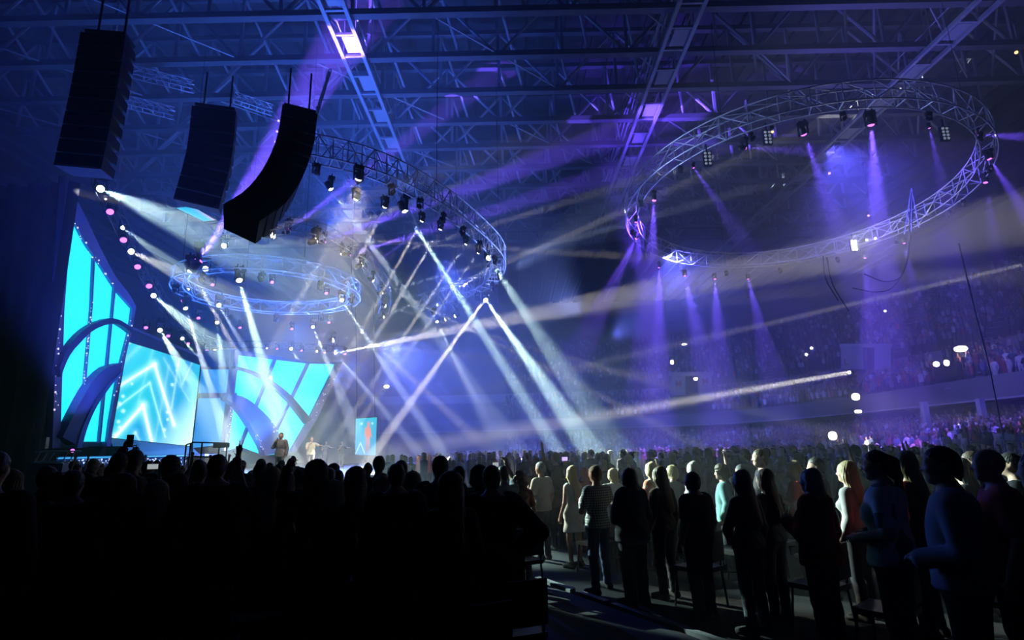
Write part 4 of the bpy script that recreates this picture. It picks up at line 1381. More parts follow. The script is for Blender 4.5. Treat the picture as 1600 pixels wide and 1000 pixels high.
def hand(prims, W, u, n, s, curl):
    u = np.array(u, float)
    u /= np.linalg.norm(u)
    n = np.array(n, float)
    n -= (n @ u) * u
    n /= np.linalg.norm(n)
    v = np.cross(u, n) * s                   # towards the little finger for s chosen per side
    W = np.array(W)
    for o in (-.026, -.009, .009, .026):
        prims.append((W + u * .012 + v * o * .6, W + u * .078 + v * o, .015, .0135, .012, ONE))
    for i, (o, Ls) in enumerate(((-.03, .068), (-.0105, .078), (.0105, .072), (.03, .056))):
        if curl == 'v':
            c = (4, 4, 85, 85)[i]
            sp = (-.22, .16, 0, 0)[i]
        else:
            c = curl * (1 + .12 * i)
            sp = (i - 1.5) * .07
        c = math.radians(c)
        b = W + u * .08 + v * o
        d1 = u * math.cos(c) + n * math.sin(c) + v * sp
        d2 = u * math.cos(1.9 * c) + n * math.sin(1.9 * c) + v * sp
        m_ = b + d1 * Ls * .52
        prims.append((b, m_, .0095, .0085, .004, ONE))
        prims.append((m_, m_ + d2 * Ls * .5, .0085, .007, .003, ONE))
    b = W + u * .028 - v * .03
    f = .9 if curl == 'v' or (not isinstance(curl, str) and curl > 60) else .25
    d = u * .75 - v * (.7 - .5 * f) + n * f
    d /= np.linalg.norm(d)
    m_ = b + d * .034
    prims.append((b, m_, .0125, .0105, .008, ONE))
    d = u * .85 - v * (.3 - .6 * f) + n * f
    d /= np.linalg.norm(d)
    prims.append((m_, m_ + d * .03, .010, .0085, .004, ONE))


def limbs(sex, la, ra, stance=0.0, inf=0.0, sleeve=1.0, hands=True, fi=0.0):
    """arms and legs as lists of tapered pieces; inf swells them for clothing"""
    f = sex == 'f'
    sw = (.165 if f else .195) + fi * .7
    il, inf = inf + fi * .6, inf + fi * .4
    arm, leg, shoe = [], [], {}
    g = .86 if f else 1.0
    for s, nm in ((-1, la), (1, ra)):
        E, W, u, n, curl = ARMS[nm]
        S = np.array((s * sw, -.01, 1.405))
        E = np.array((s * (E[0] - (.03 if f else 0) + fi * .8), E[1], E[2]))
        W = np.array((s * (W[0] + fi * .6 * (W[0] > .2)), W[1], W[2]))
        u = np.array((s * u[0], u[1], u[2]))
        n = np.array((s * n[0], n[1], n[2]))
        t = min(1, sleeve / .5)
        if sleeve > 0:
            arm.append((S, S + (E - S) * t, .056 * g + inf, (.056 - .012 * t) * g + inf, .03, ONE))
        if sleeve > .5:
            t2 = (sleeve - .5) * 2
            arm.append((E, E + (W - E) * t2, .044 * g + inf, (.044 - .014 * t2) * g + inf, .02, ONE))
        if hands:
            hand(arm, W, u, n, -s, curl)
        hx = (.095 if f else .09) + fi * .4
        K = np.array((s * (hx + .01 + stance * .5), .015 + s * stance * .4, .50))
        A = np.array((s * (hx + .015 + stance), -.02 + s * stance * .9, .085))
        H = np.array((s * hx, 0, .93))
        leg.append((H, K, (.092 if f else .09) + il, .057 + il, .03, ONE))
        leg.append((K, A, .055 + il, .038 + il, .02, ONE))
        leg.append(((K * .7 + A * .3) + [0, -.018, 0], (K * .45 + A * .55) + [0, -.014, 0], .045 + il, .036 + il, .03, ONE))
        toe = A + [s * .025, .16, -.05]
        shoe[s] = [(A + [0, -.01, .01], A + [0, -.035, -.042], .042 + inf, .04 + inf, .02, ONE), (A + [0, -.035, -.042], toe, .038 + inf, .034 + inf, .02, (1, 1, .95)), (A + [0, 0, 0], toe, .036 + inf, .03 + inf, .02, ONE)]
    return arm, leg, shoe


def torso(sex, inf=0.0):
    f = sex == 'f'
    P = []
    if f:
        P += [((-.07, 0, .94), (.07, 0, .94), .125 + inf, .125 + inf, .03, (1, .88, 1)),
              ((0, 0, 1.0), (0, 0, 1.16), .135 + inf, .118 + inf, .05, (1, .78, 1)),
              ((0, 0, 1.16), (0, 0, 1.33), .118 + inf, .135 + inf, .05, (1, .78, 1)),
              ((-.075, .085, 1.265), (-.07, .08, 1.27), .05 + inf * .9, .05 + inf * .9, .04, ONE), ((.075, .085, 1.265), (.07, .08, 1.27), .05 + inf * .9, .05 + inf * .9, .04, ONE),
              ((-.13, -.01, 1.405), (.13, -.01, 1.405), .058 + inf, .058 + inf, .05, ONE)]
    else:
        P += [((-.06, 0, .94), (.06, 0, .94), .12 + inf, .12 + inf, .03, (1, .9, 1)),
              ((0, .01, 1.0), (0, .005, 1.16), .145 + inf, .145 + inf, .05, (1.02, .80, 1)),
              ((-.05, 0, 1.28), (.05, 0, 1.28), .138 + inf, .138 + inf, .06, (1, .82, 1)),
              ((-.16, -.01, 1.41), (.16, -.01, 1.41), .062 + inf, .062 + inf, .06, ONE)]
    P.append(((0, -.02, 1.40), (0, -.01, 1.49), .085 + inf, .06 + inf * .5, .05, (1.15, .9, 1)))
    return P


def headp():
    P = [((0, -.01, 1.44), (0, .012, 1.58), .056, .052, .02, ONE),
         ((0, .015, 1.665), (0, .015, 1.665), .1, .1, .02, (.79, .98, .98)),
         ((0, .05, 1.60), (0, .055, 1.585), .058, .05, .035, (1, 1, 1)),
         ((0, .085, 1.553), (0, .088, 1.553), .02, .02, .03, ONE),
         ((0, .104, 1.655), (0, .125, 1.622), .010, .0145, .012, ONE),
         ((-.036, .094, 1.676), (.036, .094, 1.676), .012, .012, .014, ONE),
         ((-.04, .082, 1.625), (-.03, .09, 1.625), .022, .022, .02, ONE), ((.04, .082, 1.625), (.03, .09, 1.625), .022, .022, .02, ONE),
         ((-.017, .104, 1.594), (.017, .104, 1.594), .0085, .0085, .008, ONE), ((-.014, .102, 1.583), (.014, .102, 1.583), .009, .009, .008, ONE)]
    for s in (-1, 1):
        P.append(((s * .079, .005, 1.628), (s * .084, -.005, 1.665), .013, .019, .006, (.5, 1, 1)))
    return P


CACHE = {}


def cached(key, fn):
    if key not in CACHE:
        CACHE[key] = fn()
    return CACHE[key]


SKIN = mat('skin', (.50, .30, .22), .6, 0, scale=8, c2=(.44, .25, .18))
DEF = mat('plain_cloth', (.2, .2, .2), .9)


def body_mesh(sex, la, ra, st, h=.0145, fi=0.0):
    def f():
        a, l, sh = limbs(sex, la, ra, st, fi=fi)
        return grow('body', torso(sex, fi) + l + sh[-1] + sh[1] + a + headp(), h, None, SKIN)
    return cached(('b', sex, la, ra, st, h, fi), f)


TOPS = {  # sleeve fraction, hem height, looseness
    'tee': (.30, .90, .018), 'long': (.97, .90, .018), 'tank': (0, .93, .014), 'jacket': (.97, .82, .032), 'polo': (.34, .88, .022),
    'dress': (.0, .62, .018), 'tunic': (.6, .74, .026), 'coat': (.97, .66, .035)}


def top_mesh(sex, la, ra, kind, st, h=.0145, fi=0.0):
    def f():
        slv, hem, inf = TOPS[kind]
        a, l, _ = limbs(sex, la, ra, st, inf, slv, False, fi)
        inf = inf + fi
        P = torso(sex, inf) + a
        if hem < .95:
            r0 = .128 + inf
            P.append(((-.055, 0, hem - .02), (.055, 0, hem - .02), r0 + (.94 - hem) * .08, r0 + (.94 - hem) * .08, .04, (1, .9, 1)))
            P.append(((-.05, 0, hem), (-.05, 0, 1.0), r0, r0 - .01, .04, (1, .9, 1)))
            P.append(((.05, 0, hem), (.05, 0, 1.0), r0, r0 - .01, .04, (1, .9, 1)))

        def cut(X, Y, Z, D):
            D = D + .004 * np.sin(Z * 42 + 3 * np.sin(X * 17)) * np.clip((1.25 - Z) * 4, 0, 1)
            core = (np.abs(X) < .25 + fi) & (Z < hem + .1) & (np.abs(Y) < .3)
            D = np.where(core, np.maximum(D, hem - Z), D)
            nk = 1.485 if kind not in ('tank', 'dress') else 1.40
            D = np.where((np.abs(X) < .13), np.maximum(D, Z - nk - np.abs(X) * (.0 if nk > 1.45 else .4) + np.clip(Y, 0, 1) * .3), D)
            return D
        return grow('shirt', P, h, cut, DEF)
    return cached(('t', sex, la, ra, kind, st, h, fi), f)


def bottom_mesh(sex, kind, st, h=.0145, fi=0.0):
    def f():
        _, l, _ = limbs(sex, 'down', 'down', st, .016, 0, False, fi)
        P = l + torso(sex, .010 + fi)[:2]
        if kind == 'skirt':
            P = torso(sex, .012)[:2] + [((-.05, 0, .92), (-.06, 0, .5), .13, .15, .05, ONE), ((.05, 0, .92), (.06, 0, .5), .13, .15, .05, ONE)]
        if kind == 'jeans':
            for s in (-1, 1):
                A = np.array((s * ((.095 if sex == 'f' else .09) + fi * .4 + .015 + st), -.02 + s * st * .9, .10))
                P.append((A + [0, .005, .1], A, .058, .062, .02, ONE))
        lo = {'skirt': .5, 'shorts': .52}.get(kind, .075)

        def cut(X, Y, Z, D):
            D = D + .003 * np.sin(Z * 60 + X * 20) * np.clip((.65 - Z) * 4, 0, 1)
            return np.maximum(np.maximum(D, Z - 1.02), lo - Z)
        return grow('trousers' if kind != 'skirt' else 'skirt', P, h, cut, DEF)
    return cached(('l', sex, kind, st, h, fi), f)


def shoe_mesh(sex, s, st, fi=0.0):
    def f():
        _, _, sh = limbs(sex, 'down', 'down', st, .008, 0, False, fi)
        return grow('shoe', sh[s], .012, lambda X, Y, Z, D: np.maximum(np.maximum(D, -Z + .002), Z - .115), DEF)
    return cached(('s', sex, s, st, fi), f)


def hair_mesh(kind, h=.0085):
    def f():
        skull = ((0, .006, 1.670), (0, .006, 1.670), .1065, .1065, .02, (.80, .98, .98))
        P = [skull, ((0, -.04, 1.62), (0, -.028, 1.53), .062, .05, .03, (1, .9, 1))]
        if kind in ('bob', 'long', 'longer', 'wavy'):
            zb = {'bob': 1.53, 'long': 1.34, 'longer': 1.20, 'wavy': 1.38}[kind]
            wd = .085 if kind != 'wavy' else .10
            P += [((0, -.03, 1.68), (0, -.075 - (1.55 - zb) * .22, zb), .095, wd * .85, .04, (1.05, .62, 1))]
            for s in (-1, 1):
                P += [((s * .055, .0, 1.70), (s * .082, .0, 1.58), .045, .035, .03, ONE), ((s * .082, .0, 1.58), (s * .08, -.07, max(zb, 1.42)), .035, .03, .03, ONE)]
        if kind == 'pony':
            P += [((0, -.09, 1.70), (0, -.118, 1.68), .03, .026, .02, ONE), ((0, -.118, 1.68), (0, -.125, 1.56), .028, .03, .02, ONE), ((0, -.125, 1.56), (0, -.115, 1.40), .03, .014, .02, ONE)]
        if kind == 'curly':
            P = [((0, .0, 1.69), (0, .0, 1.69), .13, .13, .02, (.86, .98, .95)), ((0, -.05, 1.62), (0, -.05, 1.6), .085, .08, .03, ONE)]
        if kind == 'bun':
            P += [((0, -.10, 1.74), (0, -.10, 1.74), .05, .05, .02, ONE)]
        if kind == 'cap':
            P = [((0, .01, 1.69), (0, .01, 1.69), .116, .116, .02, (.82, .98, .9)), ((-.045, .12, 1.705), (.045, .12, 1.705), .05, .05, .02, (1, 1.3, .22)), ((0, -.05, 1.64), (0, -.06, 1.60), .08, .06, .02, ONE)]

        def cut(X, Y, Z, D):
            th = np.arctan2(X, Y + .02)
            if kind == 'curly':
                D = D + .012 * np.sin(X * 150) * np.sin(Y * 140 + 1) * np.sin(Z * 145)
            elif kind != 'cap':
                D = D + .0028 * np.sin(th * 26 + 5 * np.sin(Z * 11)) + .0016 * np.sin(th * 61 + Z * 30)
                if kind == 'wavy':
                    D = D + .008 * np.sin(Z * 55 + np.cos(th) * 2)
            if kind in ('short', 'pony', 'bun', 'cap', 'crop'):
                D = np.maximum(D, np.where(D > -1, 1.535 + (Y + .085) * 1.0 + np.where(np.abs(X) > .065, .01, 0) - Z, D)) if kind != 'cap' else np.maximum(D, 1.60 + np.clip(Y + .02, -1, .05) * 1.3 - Z)
                if kind == 'pony':
                    tail = np.sqrt(X ** 2 + ((Y + .12) * 1.0) ** 2) - .03
                    D = np.minimum(D, np.maximum(tail, np.maximum(Z - 1.68, 1.42 - Z)))
            else:
                # open the face
                face = np.sqrt((X / .064) ** 2 + ((Z - 1.615) / .098) ** 2) - 1
                D = np.where(Y > .02, np.maximum(D, -face * .05), D)
            return D
        return grow('hair', P, h, cut, DEF)
    return cached(('h', kind, h), f)


_eyes = {}


def eye_mesh():
    if 'e' not in _eyes:
        b = MB().lathe([(.004, -.011), (.010, -.006), (.012, 0), (.010, .006), (.004, .011)], 8)
        _eyes['e'] = mesh('eye', b.V, b.F, mat('eye_white', (.42, .40, .38), .3), True)
        b = MB().lathe([(.005, .0), (.0045, .0025), (.001, .003)], 8)
        _eyes['i'] = mesh('iris', [(x, z + .0105, y) for x, y, z in b.V], [f[::-1] for f in b.F], mat('dark_iris', (.03, .02, .015), .2))
    return _eyes['e'], _eyes['i']


def cloth(c, kind='plain'):
    nm = '%s_cloth_%02x%02x%02x' % (kind, *[int(max(0, min(1, q)) * 255) for q in c])
    return mat(nm, c, .92, 0, scale=26, c2=tuple(q * .78 for q in c), spec=.15)


def hairm(c):
    return mat('hair_%02x%02x%02x' % tuple(int(q * 255) for q in c), c, .55, 0, scale=60, c2=tuple(q * .6 for q in c), spec=.4, stretch=(3, 3, .3))


def skinm(c):
    return mat('skin_%02x%02x%02x' % tuple(int(q * 255) for q in c), c, .6, 0, scale=8, c2=tuple(q * .88 for q in c))


def setm(o, m):
    o.material_slots[0].link = 'OBJECT'
    o.material_slots[0].material = m


def child(name, me, parent, m=None):
    o = bpy.data.objects.new(name, me)
    COL.objects.link(o)
    o.parent = parent
    if m is not None:
        setm(o, m)
    return o


PEOPLE = []
WHO = []


def person(x, y, z, rz, H, sex, la, ra, top, bot, hair, cols, lab, group=None, st=0.0, fat=1.0, eyes=False, fine=False, headyaw=0, shoes=True):
    """cols: skin, hair, top, bottom (colours or materials)"""
    sk, hc, tcol, bc = cols
    s = H / 1.765
    rt = root('person', (x, y, z), lab, 'person', group, rz)
    rt.scale = (s, s, s)
    fi = round((fat - 1) * .22, 4)
    h = .011 if fine else .0145
    child('body', body_mesh(sex, la, ra, st, h, fi), rt, skinm(sk))
    as_m = lambda c, k='plain': c if isinstance(c, bpy.types.Material) else cloth(c, k)
    if bot:
        child('skirt' if bot == 'skirt' else 'trousers', bottom_mesh(sex, bot, st, fi=fi), rt, as_m(bc))
    child('dress' if top == 'dress' else 'jacket' if top in ('jacket', 'coat') else 'shirt', top_mesh(sex, la, ra, top, st, fi=fi), rt, as_m(tcol))
    if hair and hair != 'bald':
        child('cap' if hair == 'cap' else 'hair', hair_mesh(hair), rt, hairm(hc))
    if shoes:
        for q in (-1, 1):
            child('shoe', shoe_mesh(sex, q, st, fi), rt, cloth((.03, .03, .03), 'shoe'))
    if eyes:
        e, i = eye_mesh()
        for q in (-1, 1):
            o = child('eye', e, rt)
            o.location = (q * .032, .0965, 1.652)
            child('iris', i, o)
    PEOPLE.append((x, y, rz))
    WHO.append(None if group else lab)
    return rt


def hand_at(rt, rel):
    """world place of a point given in a person's own coordinates"""
    s = rt.scale
    v = Vector((rel[0] * s[0], rel[1] * s[1], rel[2] * s[2]))
    return np.array(rt.location + Matrix.Rotation(rt.rotation_euler[2], 3, 'Z') @ v)


BLK, GRY, WHT, BRN, BLD, DBL, AUB = (.015, .014, .014), (.22, .22, .23), (.7, .7, .68), (.06, .035, .02), (.62, .48, .24), (.33, .24, .13), (.16, .06, .03)
SKA, SKB, SKC = (.55, .35, .26), (.48, .29, .21), (.30, .17, .11)
DK = (.02, .02, .025)
NAVY = (.03, .04, .09)
JEAN = (.05, .07, .13)


def facing(x, y, tx=-12.0, ty=31.0):
    return math.atan2(-(tx - x), ty - y)


def plaid():
    m = mat('plaid_cloth', (.5, .5, .5), .92)
    nt = m.node_tree
    b = nt.nodes['Principled BSDF']
    tc = nt.nodes.new('ShaderNodeTexCoord')
    prev = None
    for ax, sc in (('X', 9), ('Z', 9)):
        wv = nt.nodes.new('ShaderNodeTexWave')
        wv.bands_direction = ax
        wv.inputs['Scale'].default_value = sc
        nt.links.new(tc.outputs['Object'], wv.inputs['Vector'])
        gt = nt.nodes.new('ShaderNodeMath')
        gt.operation = 'GREATER_THAN'
        gt.inputs[1].default_value = .62
        nt.links.new(wv.outputs['Fac'], gt.inputs[0])
        if prev is None:
            prev = gt
        else:
            ad = nt.nodes.new('ShaderNodeMath')
            ad.operation = 'ADD'
            nt.links.new(prev.outputs[0], ad.inputs[0])
            nt.links.new(gt.outputs[0], ad.inputs[1])
            rp = nt.nodes.new('ShaderNodeValToRGB')
            e = rp.color_ramp
            e.elements[0].color = (.62, .62, .58, 1)
            e.elements[1].color = (.06, .06, .07, 1)
            md_ = e.elements.new(.5)
            md_.color = (.25, .25, .26, 1)
            hf = nt.nodes.new('ShaderNodeMath')
            hf.operation = 'MULTIPLY'
            hf.inputs[1].default_value = .5
            nt.links.new(ad.outputs[0], hf.inputs[0])
            nt.links.new(hf.outputs[0], rp.inputs[0])
            nt.links.new(rp.outputs[0], b.inputs['Base Color'])
    return m


def patch(name, c1, c2, c3, sc):
    m = mat(name, c1, .92)
    nt = m.node_tree
    b = nt.nodes['Principled BSDF']
    tc = nt.nodes.new('ShaderNodeTexCoord')
    vo = nt.nodes.new('ShaderNodeTexVoronoi')
    vo.inputs['Scale'].default_value = sc
    nt.links.new(tc.outputs['Object'], vo.inputs['Vector'])
    rp = nt.nodes.new('ShaderNodeValToRGB')
    rp.color_ramp.interpolation = 'CONSTANT'
    e = rp.color_ramp
    e.elements[0].color = (*c1, 1)
    e.elements[1].position = .45
    e.elements[1].color = (*c2, 1)
    k = e.elements.new(.75)
    k.color = (*c3, 1)
    sp = nt.nodes.new('ShaderNodeSeparateColor')
    nt.links.new(vo.outputs['Color'], sp.inputs[0])
    nt.links.new(sp.outputs[0], rp.inputs[0])
    nt.links.new(rp.outputs[0], b.inputs['Base Color'])
    return m


PLAID = plaid()
FLORAL = patch('floral_cloth', (.62, .10, .07), (.60, .50, .38), (.30, .12, .05), 14)
PRINT = patch('white_print_cloth', (.62, .62, .64), (.62, .62, .64), (.10, .10, .12), 7)

# px, head-top py, depth, facing offset (deg), sex, left arm, right arm, top, bottom, hair, skin, hair colour, top colour, bottom colour, extras, label
HERO = [
    (17, 735, 5.6, 0, 'f', 'down', 'down', 'long', 'jeans', 'long', SKA, DBL, DK, DK, {}, 'long-haired woman at the left edge of the crowd, faint rim light on her hair'),
    (-6, 706, 4.6, 0, 'm', 'down', 'down', 'jacket', 'jeans', 'short', SKA, BLK, DK, DK, {}, 'tall dark man cut off by the left edge of the picture'),
    (75, 729, 6.6, -10, 'm', 'down', 'down', 'tee', 'jeans', 'short', SKB, BLK, DK, DK, {}, 'short-haired man between the left-edge woman and the broad man before the deck'),
    (91, 740, 6.4, 0, 'f', 'down', 'front', 'long', 'jeans', 'bob', SKA, BRN, DK, DK, {}, 'woman with bobbed hair just left of the broad man'),
    (116, 736, 5.4, 0, 'm', 'down', 'down', 'tee', 'jeans', 'short', SKB, BLK, DK, DK, {'fat': 1.12}, 'broad-shouldered man in front at the left, below the road case'),
    (134, 741, 7.0, 0, 'f', 'down', 'down', 'tee', 'jeans', 'bob', SKA, BLK, DK, DK, {}, 'dark-haired head peeping behind the right shoulder of the broad man'),
    (187, 708, 7.0, -8, 'm', 'down', 'down', 'jacket', 'jeans', 'crop', SKB, BLK, DK, DK, {'fat': 1.1}, 'cropped-haired man leaning towards the raised hand, before the sparkling deck'),
    (211, 700, 7.2, 0, 'm', 'pup', 'down', 'long', 'jeans', 'cap', SKB, BLK, DK, DK, {}, 'man with cap and one hand raised above his head, before the video wall'),
    (195, 742, 5.6, 0, 'f', 'down', 'down', 'long', 'jeans', 'longer', SKA, BRN, DK, DK, {}, 'long-haired woman in front below the raised hand'),
    (214, 746, 6.1, 0, 'f', 'down', 'down', 'tee', 'jeans', 'bob', SKA, DBL, DK, DK, {}, 'fair bob-haired woman right of the long-haired one, below the phone'),
    (247, 752, 5.8, 0, 'f', 'down', 'down', 'tee', 'jeans', 'long', SKA, BLD, DK, DK, {}, 'blonde woman low in front below the glowing phone'),
    (238, 739, 7.5, 0, 'm', 'down', 'down', 'tee', 'jeans', 'short', SKA, BLK, DK, DK, {}, 'small dark head directly under the glowing phone'),
    (267, 717, 7.6, 8, 'm', 'phone', 'phone', 'tee', 'jeans', 'curly', SKB, BLK, DK, DK, {}, 'man with round hair filming the stage with a glowing phone'),
    (278, 741, 6.2, 0, 'f', 'down', 'down', 'tee', 'jeans', 'bob', SKA, BRN, DK, DK, {}, 'bob-haired woman below the man who films'),
    (313, 721, 6.6, 0, 'f', 'down', 'down', 'tee', 'jeans', 'bun', SKA, BRN, DK, DK, {}, 'woman with pinned-up hair below the stage railing'),
    (341, 711, 6.0, -5, 'm', 'down', 'down', 'tee', 'jeans', 'crop', SKB, BLK, DK, DK, {'fat': 1.14}, 'big cropped-haired man in front of the stage railing'),
    (408, 723, 7.4, 0, 'm', 'vup', 'down', 'tee', 'jeans', 'short', SKA, BRN, DK, DK, {'fine': True}, 'man giving a V sign with his arm straight up, right of the big man'),
    (424, 731, 6.2, 0, 'f', 'vout', 'down', 'tee', 'jeans', 'longer', SKA, BLD, DK, DK, {'fine': True}, 'long-haired woman with a tilted V sign held out to the left'),
    (445, 738, 6.6, 0, 'f', 'down', 'bent', 'tee', 'jeans', 'bob', SKA, BRN, DK, DK, {'fine': True}, 'woman waving a bent open hand before the first performer'),
    (470, 731, 7.8, 0, 'm', 'down', 'bent', 'tee', 'jeans', 'short', SKB, BLK, DK, DK, {}, 'short man with a curved raised hand, right of the waving woman'),
    (495, 720, 6.0, 0, 'f', 'bent', 'down', 'long', 'jeans', 'longer', SKA, BLK, DK, DK, {}, 'tall long-haired woman with one hand at her head, below the second performer'),
    (515, 731, 8.4, 0, 'm', 'down', 'down', 'tee', 'jeans', 'cap', SKB, BLK, DK, DK, {}, 'man in a cap just right of the tall long-haired woman'),
    (529, 735, 8.8, 0, 'm', 'down', 'down', 'tee', 'jeans', 'short', SKA, BLK, DK, DK, {}, 'small round head left of the hair-lit woman, below the last performer'),
    (522, 752, 6.0, 0, 'f', 'down', 'down', 'tee', 'jeans', 'bob', SKA, BLD, DK, DK, {}, 'short fair-haired woman low in front below the performers'),
    (556, 731, 6.2, 0, 'f', 'phone', 'phone', 'long', 'jeans', 'long', SKA, BRN, DK, DK, {}, 'woman with blue rim-lit hair below the small side screen'),
    (620, 725, 5.9, 0, 'm', 'down', 'down', 'long', 'jeans', 'short', SKB, BLK, DK, DK, {'fat': 1.12}, 'big dark man right of the small side screen, head hiding another'),
    (627, 720, 7.6, 0, 'm', 'down', 'down', 'tee', 'jeans', 'crop', SKB, BLK, DK, DK, {}, 'round head rising behind the big dark man'),
    (597, 743, 6.8, 0, 'f', 'down', 'down', 'tee', 'jeans', 'wavy', SKA, BLD, DK, DK, {}, 'blonde wavy-haired woman left of the big dark man'),
    (644, 738, 6.9, 0, 'f', 'down', 'down', 'tee', 'jeans', 'long', SKA, DBL, DK, DK, {}, 'fair long-haired woman at the right shoulder of the big dark man'),
    (688, 713, 6.5, 0, 'm', 'down', 'down', 'jacket', 'jeans', 'short', SKB, BLK, DK, DK, {'fat': 1.08}, 'tallest man of the middle, black jacket, in front of the bright haze'),
    (704, 739, 4.9, 0, 'f', 'down', 'down', 'long', 'jeans', 'longer', SKA, BRN, DK, DK, {}, 'woman with long straight hair and narrow shoulders, nearest in the middle'),
    (717, 729, 7.6, 0, 'm', 'down', 'down', 'tee', 'jeans', 'short', SKB, BLK, DK, DK, {}, 'man with short hair right of the tallest man'),
    (748, 728, 7.0, 0, 'f', 'down', 'down', 'long', 'jeans', 'bob', SKB, BLK, DK, DK, {}, 'dark bob-haired woman left of the man with a hand on his hip'),
    (768, 728, 5.6, -4, 'm', 'down', 'hip', 'jacket', 'jeans', 'short', SKB, BLK, DK, DK, {'fat': 1.12}, 'big man in black with a hand on his hip, elbow pointing right'),
    (786, 728, 8.6, 0, 'm', 'down', 'pup', 'tee', 'jeans', 'short', SKA, BLK, (.18, .2, .24), DK, {}, 'man in grey holding a camera up, behind the man with hand on hip'),
    (812, 737, 8.8, 0, 'f', 'down', 'down', 'tee', 'jeans', 'wavy', SKA, AUB, (.2, .08, .05), DK, {}, 'auburn-haired woman left of the man in the cream shirt'),
    (845, 722, 10.6, 18, 'm', 'front', 'down', 'polo', 'jeans', 'crop', SKA, GRY, (.62, .60, .50), DK, {}, 'grey-haired man in a lit cream shirt and dark trousers'),
    (833, 725, 13.0, 0, 'm', 'down', 'down', 'tee', 'jeans', 'short', SKB, AUB, (.2, .1, .06), DK, {}, 'reddish head just left of the man in the cream shirt'),
    (868, 730, 11.6, 0, 'f', 'down', 'down', 'tee', 'jeans', 'long', SKA, BLK, (.05, .05, .06), DK, {}, 'dark-haired woman between the cream shirt and the blonde in white'),
    (893, 729, 9.9, 4, 'f', 'down', 'down', 'dress', None, 'longer', SKA, BLD, (.66, .68, .64), DK, {}, 'blonde long-haired woman in a white sleeveless dress, lit from the left'),
    (886, 730, 12.5, 0, 'm', 'down', 'pup', 'tee', 'jeans', 'short', SKB, BRN, (.2, .16, .14), DK, {}, 'man holding a small glowing phone up above the blonde in white'),
    (912, 735, 11.4, 0, 'f', 'down', 'down', 'long', 'jeans', 'bob', SKA, (.30, .02, .02), (.35, .03, .03), DK, {}, 'person in red hood between the blonde in white and the plaid shirt'),
    (930, 728, 8.3, 6, 'm', 'front', 'down', 'polo', 'jeans', 'crop', SKA, DBL, PLAID, JEAN, {'st': .10}, 'boy in a black and white plaid shirt and blue jeans, legs apart'),
    (957, 735, 10.6, 0, 'f', 'front', 'front', 'tee', 'jeans', 'bob', SKA, BLD, (.68, .68, .64), DK, {}, 'blonde woman in white peeping between plaid shirt and black jacket'),
    (950, 722, 13.5, 0, 'm', 'down', 'down', 'tee', 'jeans', 'short', SKC, BLK, DK, DK, {}, 'dark head behind the boy in plaid'),
    (982, 733, 7.6, 8, 'f', 'front', 'down', 'jacket', 'jeans', 'bob', SKA, BRN, DK, DK, {'fat': 1.18, 'hemband': (.03, .22, .20)}, 'stout woman in a black jacket with a teal hem and bobbed hair'),
    (1017, 723, 9.6, 12, 'f', 'front', 'down', 'tunic', 'jeans', 'long', SKA, BLD, FLORAL, DK, {}, 'fair-haired woman in a red flowered blouse, lit face'),
    (1030, 730, 7.9, 4, 'f', 'down', 'down', 'long', 'jeans', 'longer', SKA, BRN, (.05, .035, .025), DK, {}, 'woman with long brown hair in front of the flowered blouse'),
    (1050, 730, 10.4, 0, 'f', 'fist', 'down', 'tee', 'jeans', 'curly', SKA, BLD, (.3, .3, .3), DK, {}, 'curly blonde woman with one raised fist'),
    (1083, 722, 9.0, 5, 'f', 'down', 'down', 'tee', 'jeans', 'bob', SKA, (.5, .5, .48), (.4, .4, .4), DK, {}, 'grey-haired woman with lit crown behind the black top'),
    (1082, 738, 7.0, 5, 'm', 'down', 'down', 'tee', 'jeans', 'crop', SKC, BLK, DK, DK, {'fat': 1.1}, 'stocky person in a black top in front of the grey-haired woman'),
    (1127, 728, 9.4, 36, 'm', 'down', 'down', 'jacket', 'jeans', 'curly', SKA, BRN, (.10, .22, .22), DK, {'eyes': True}, 'curly-haired young man in teal, face lit in profile'),
    (1188, 702, 8.6, 44, 'm', 'down', 'down', 'polo', 'jeans', 'short', SKA, BRN, DK, DK, {'eyes': True, 'fine': True}, 'tall dark-haired man looking left, his face brightly lit in profile'),
    (1158, 726, 9.6, 0, 'm', 'up', 'down', 'tee', 'jeans', 'short', SKB, BLK, DK, DK, {}, 'man with an arm raised high left of the tall lit man'),
    (1158, 736, 6.4, 0, 'f', 'hip', 'down', 'long', 'jeans', 'longer', SKA, DBL, DK, (.10, .11, .13), {}, 'slim long-haired blonde in black top and grey trousers, elbow out'),
    (1194, 734, 6.9, 0, 'f', 'down', 'down', 'long', 'jeans', 'longer', SKA, BRN, DK, DK, {}, 'long-haired woman directly below the tall lit man'),
    (1239, 721, 8.4, 30, 'f', 'front', 'front', 'tee', 'jeans', 'long', SKA, BLD, (.55, .05, .02), DK, {'eyes': True, 'fine': True}, 'brightly lit blonde with clasped hands in a bright red top'),
    (1266, 734, 5.9, 10, 'f', 'front', 'down', 'jacket', 'jeans', 'bob', SKA, GRY, (.22, .02, .02), DK, {'fat': 1.16}, 'stout grey-haired woman in a dark red jacket'),
    (1275, 715, 7.8, 30, 'm', 'down', 'down', 'tee', 'jeans', 'short', SKB, BLK, DK, DK, {}, 'dark-haired man above the red jacket, face in shade'),
    (1322, 722, 6.8, 5, 'f', 'down', 'down', 'long', 'jeans', 'longer', SKA, DBL, (.25, .24, .25), DK, {}, 'woman with long brown hair in a grey top, right of the red jacket'),
    (1350, 717, 9.5, 5, 'm', 'up', 'down', 'tee', 'jeans', 'short', SKB, BLK, DK, DK, {}, 'man with arm up far back, above the grey top'),
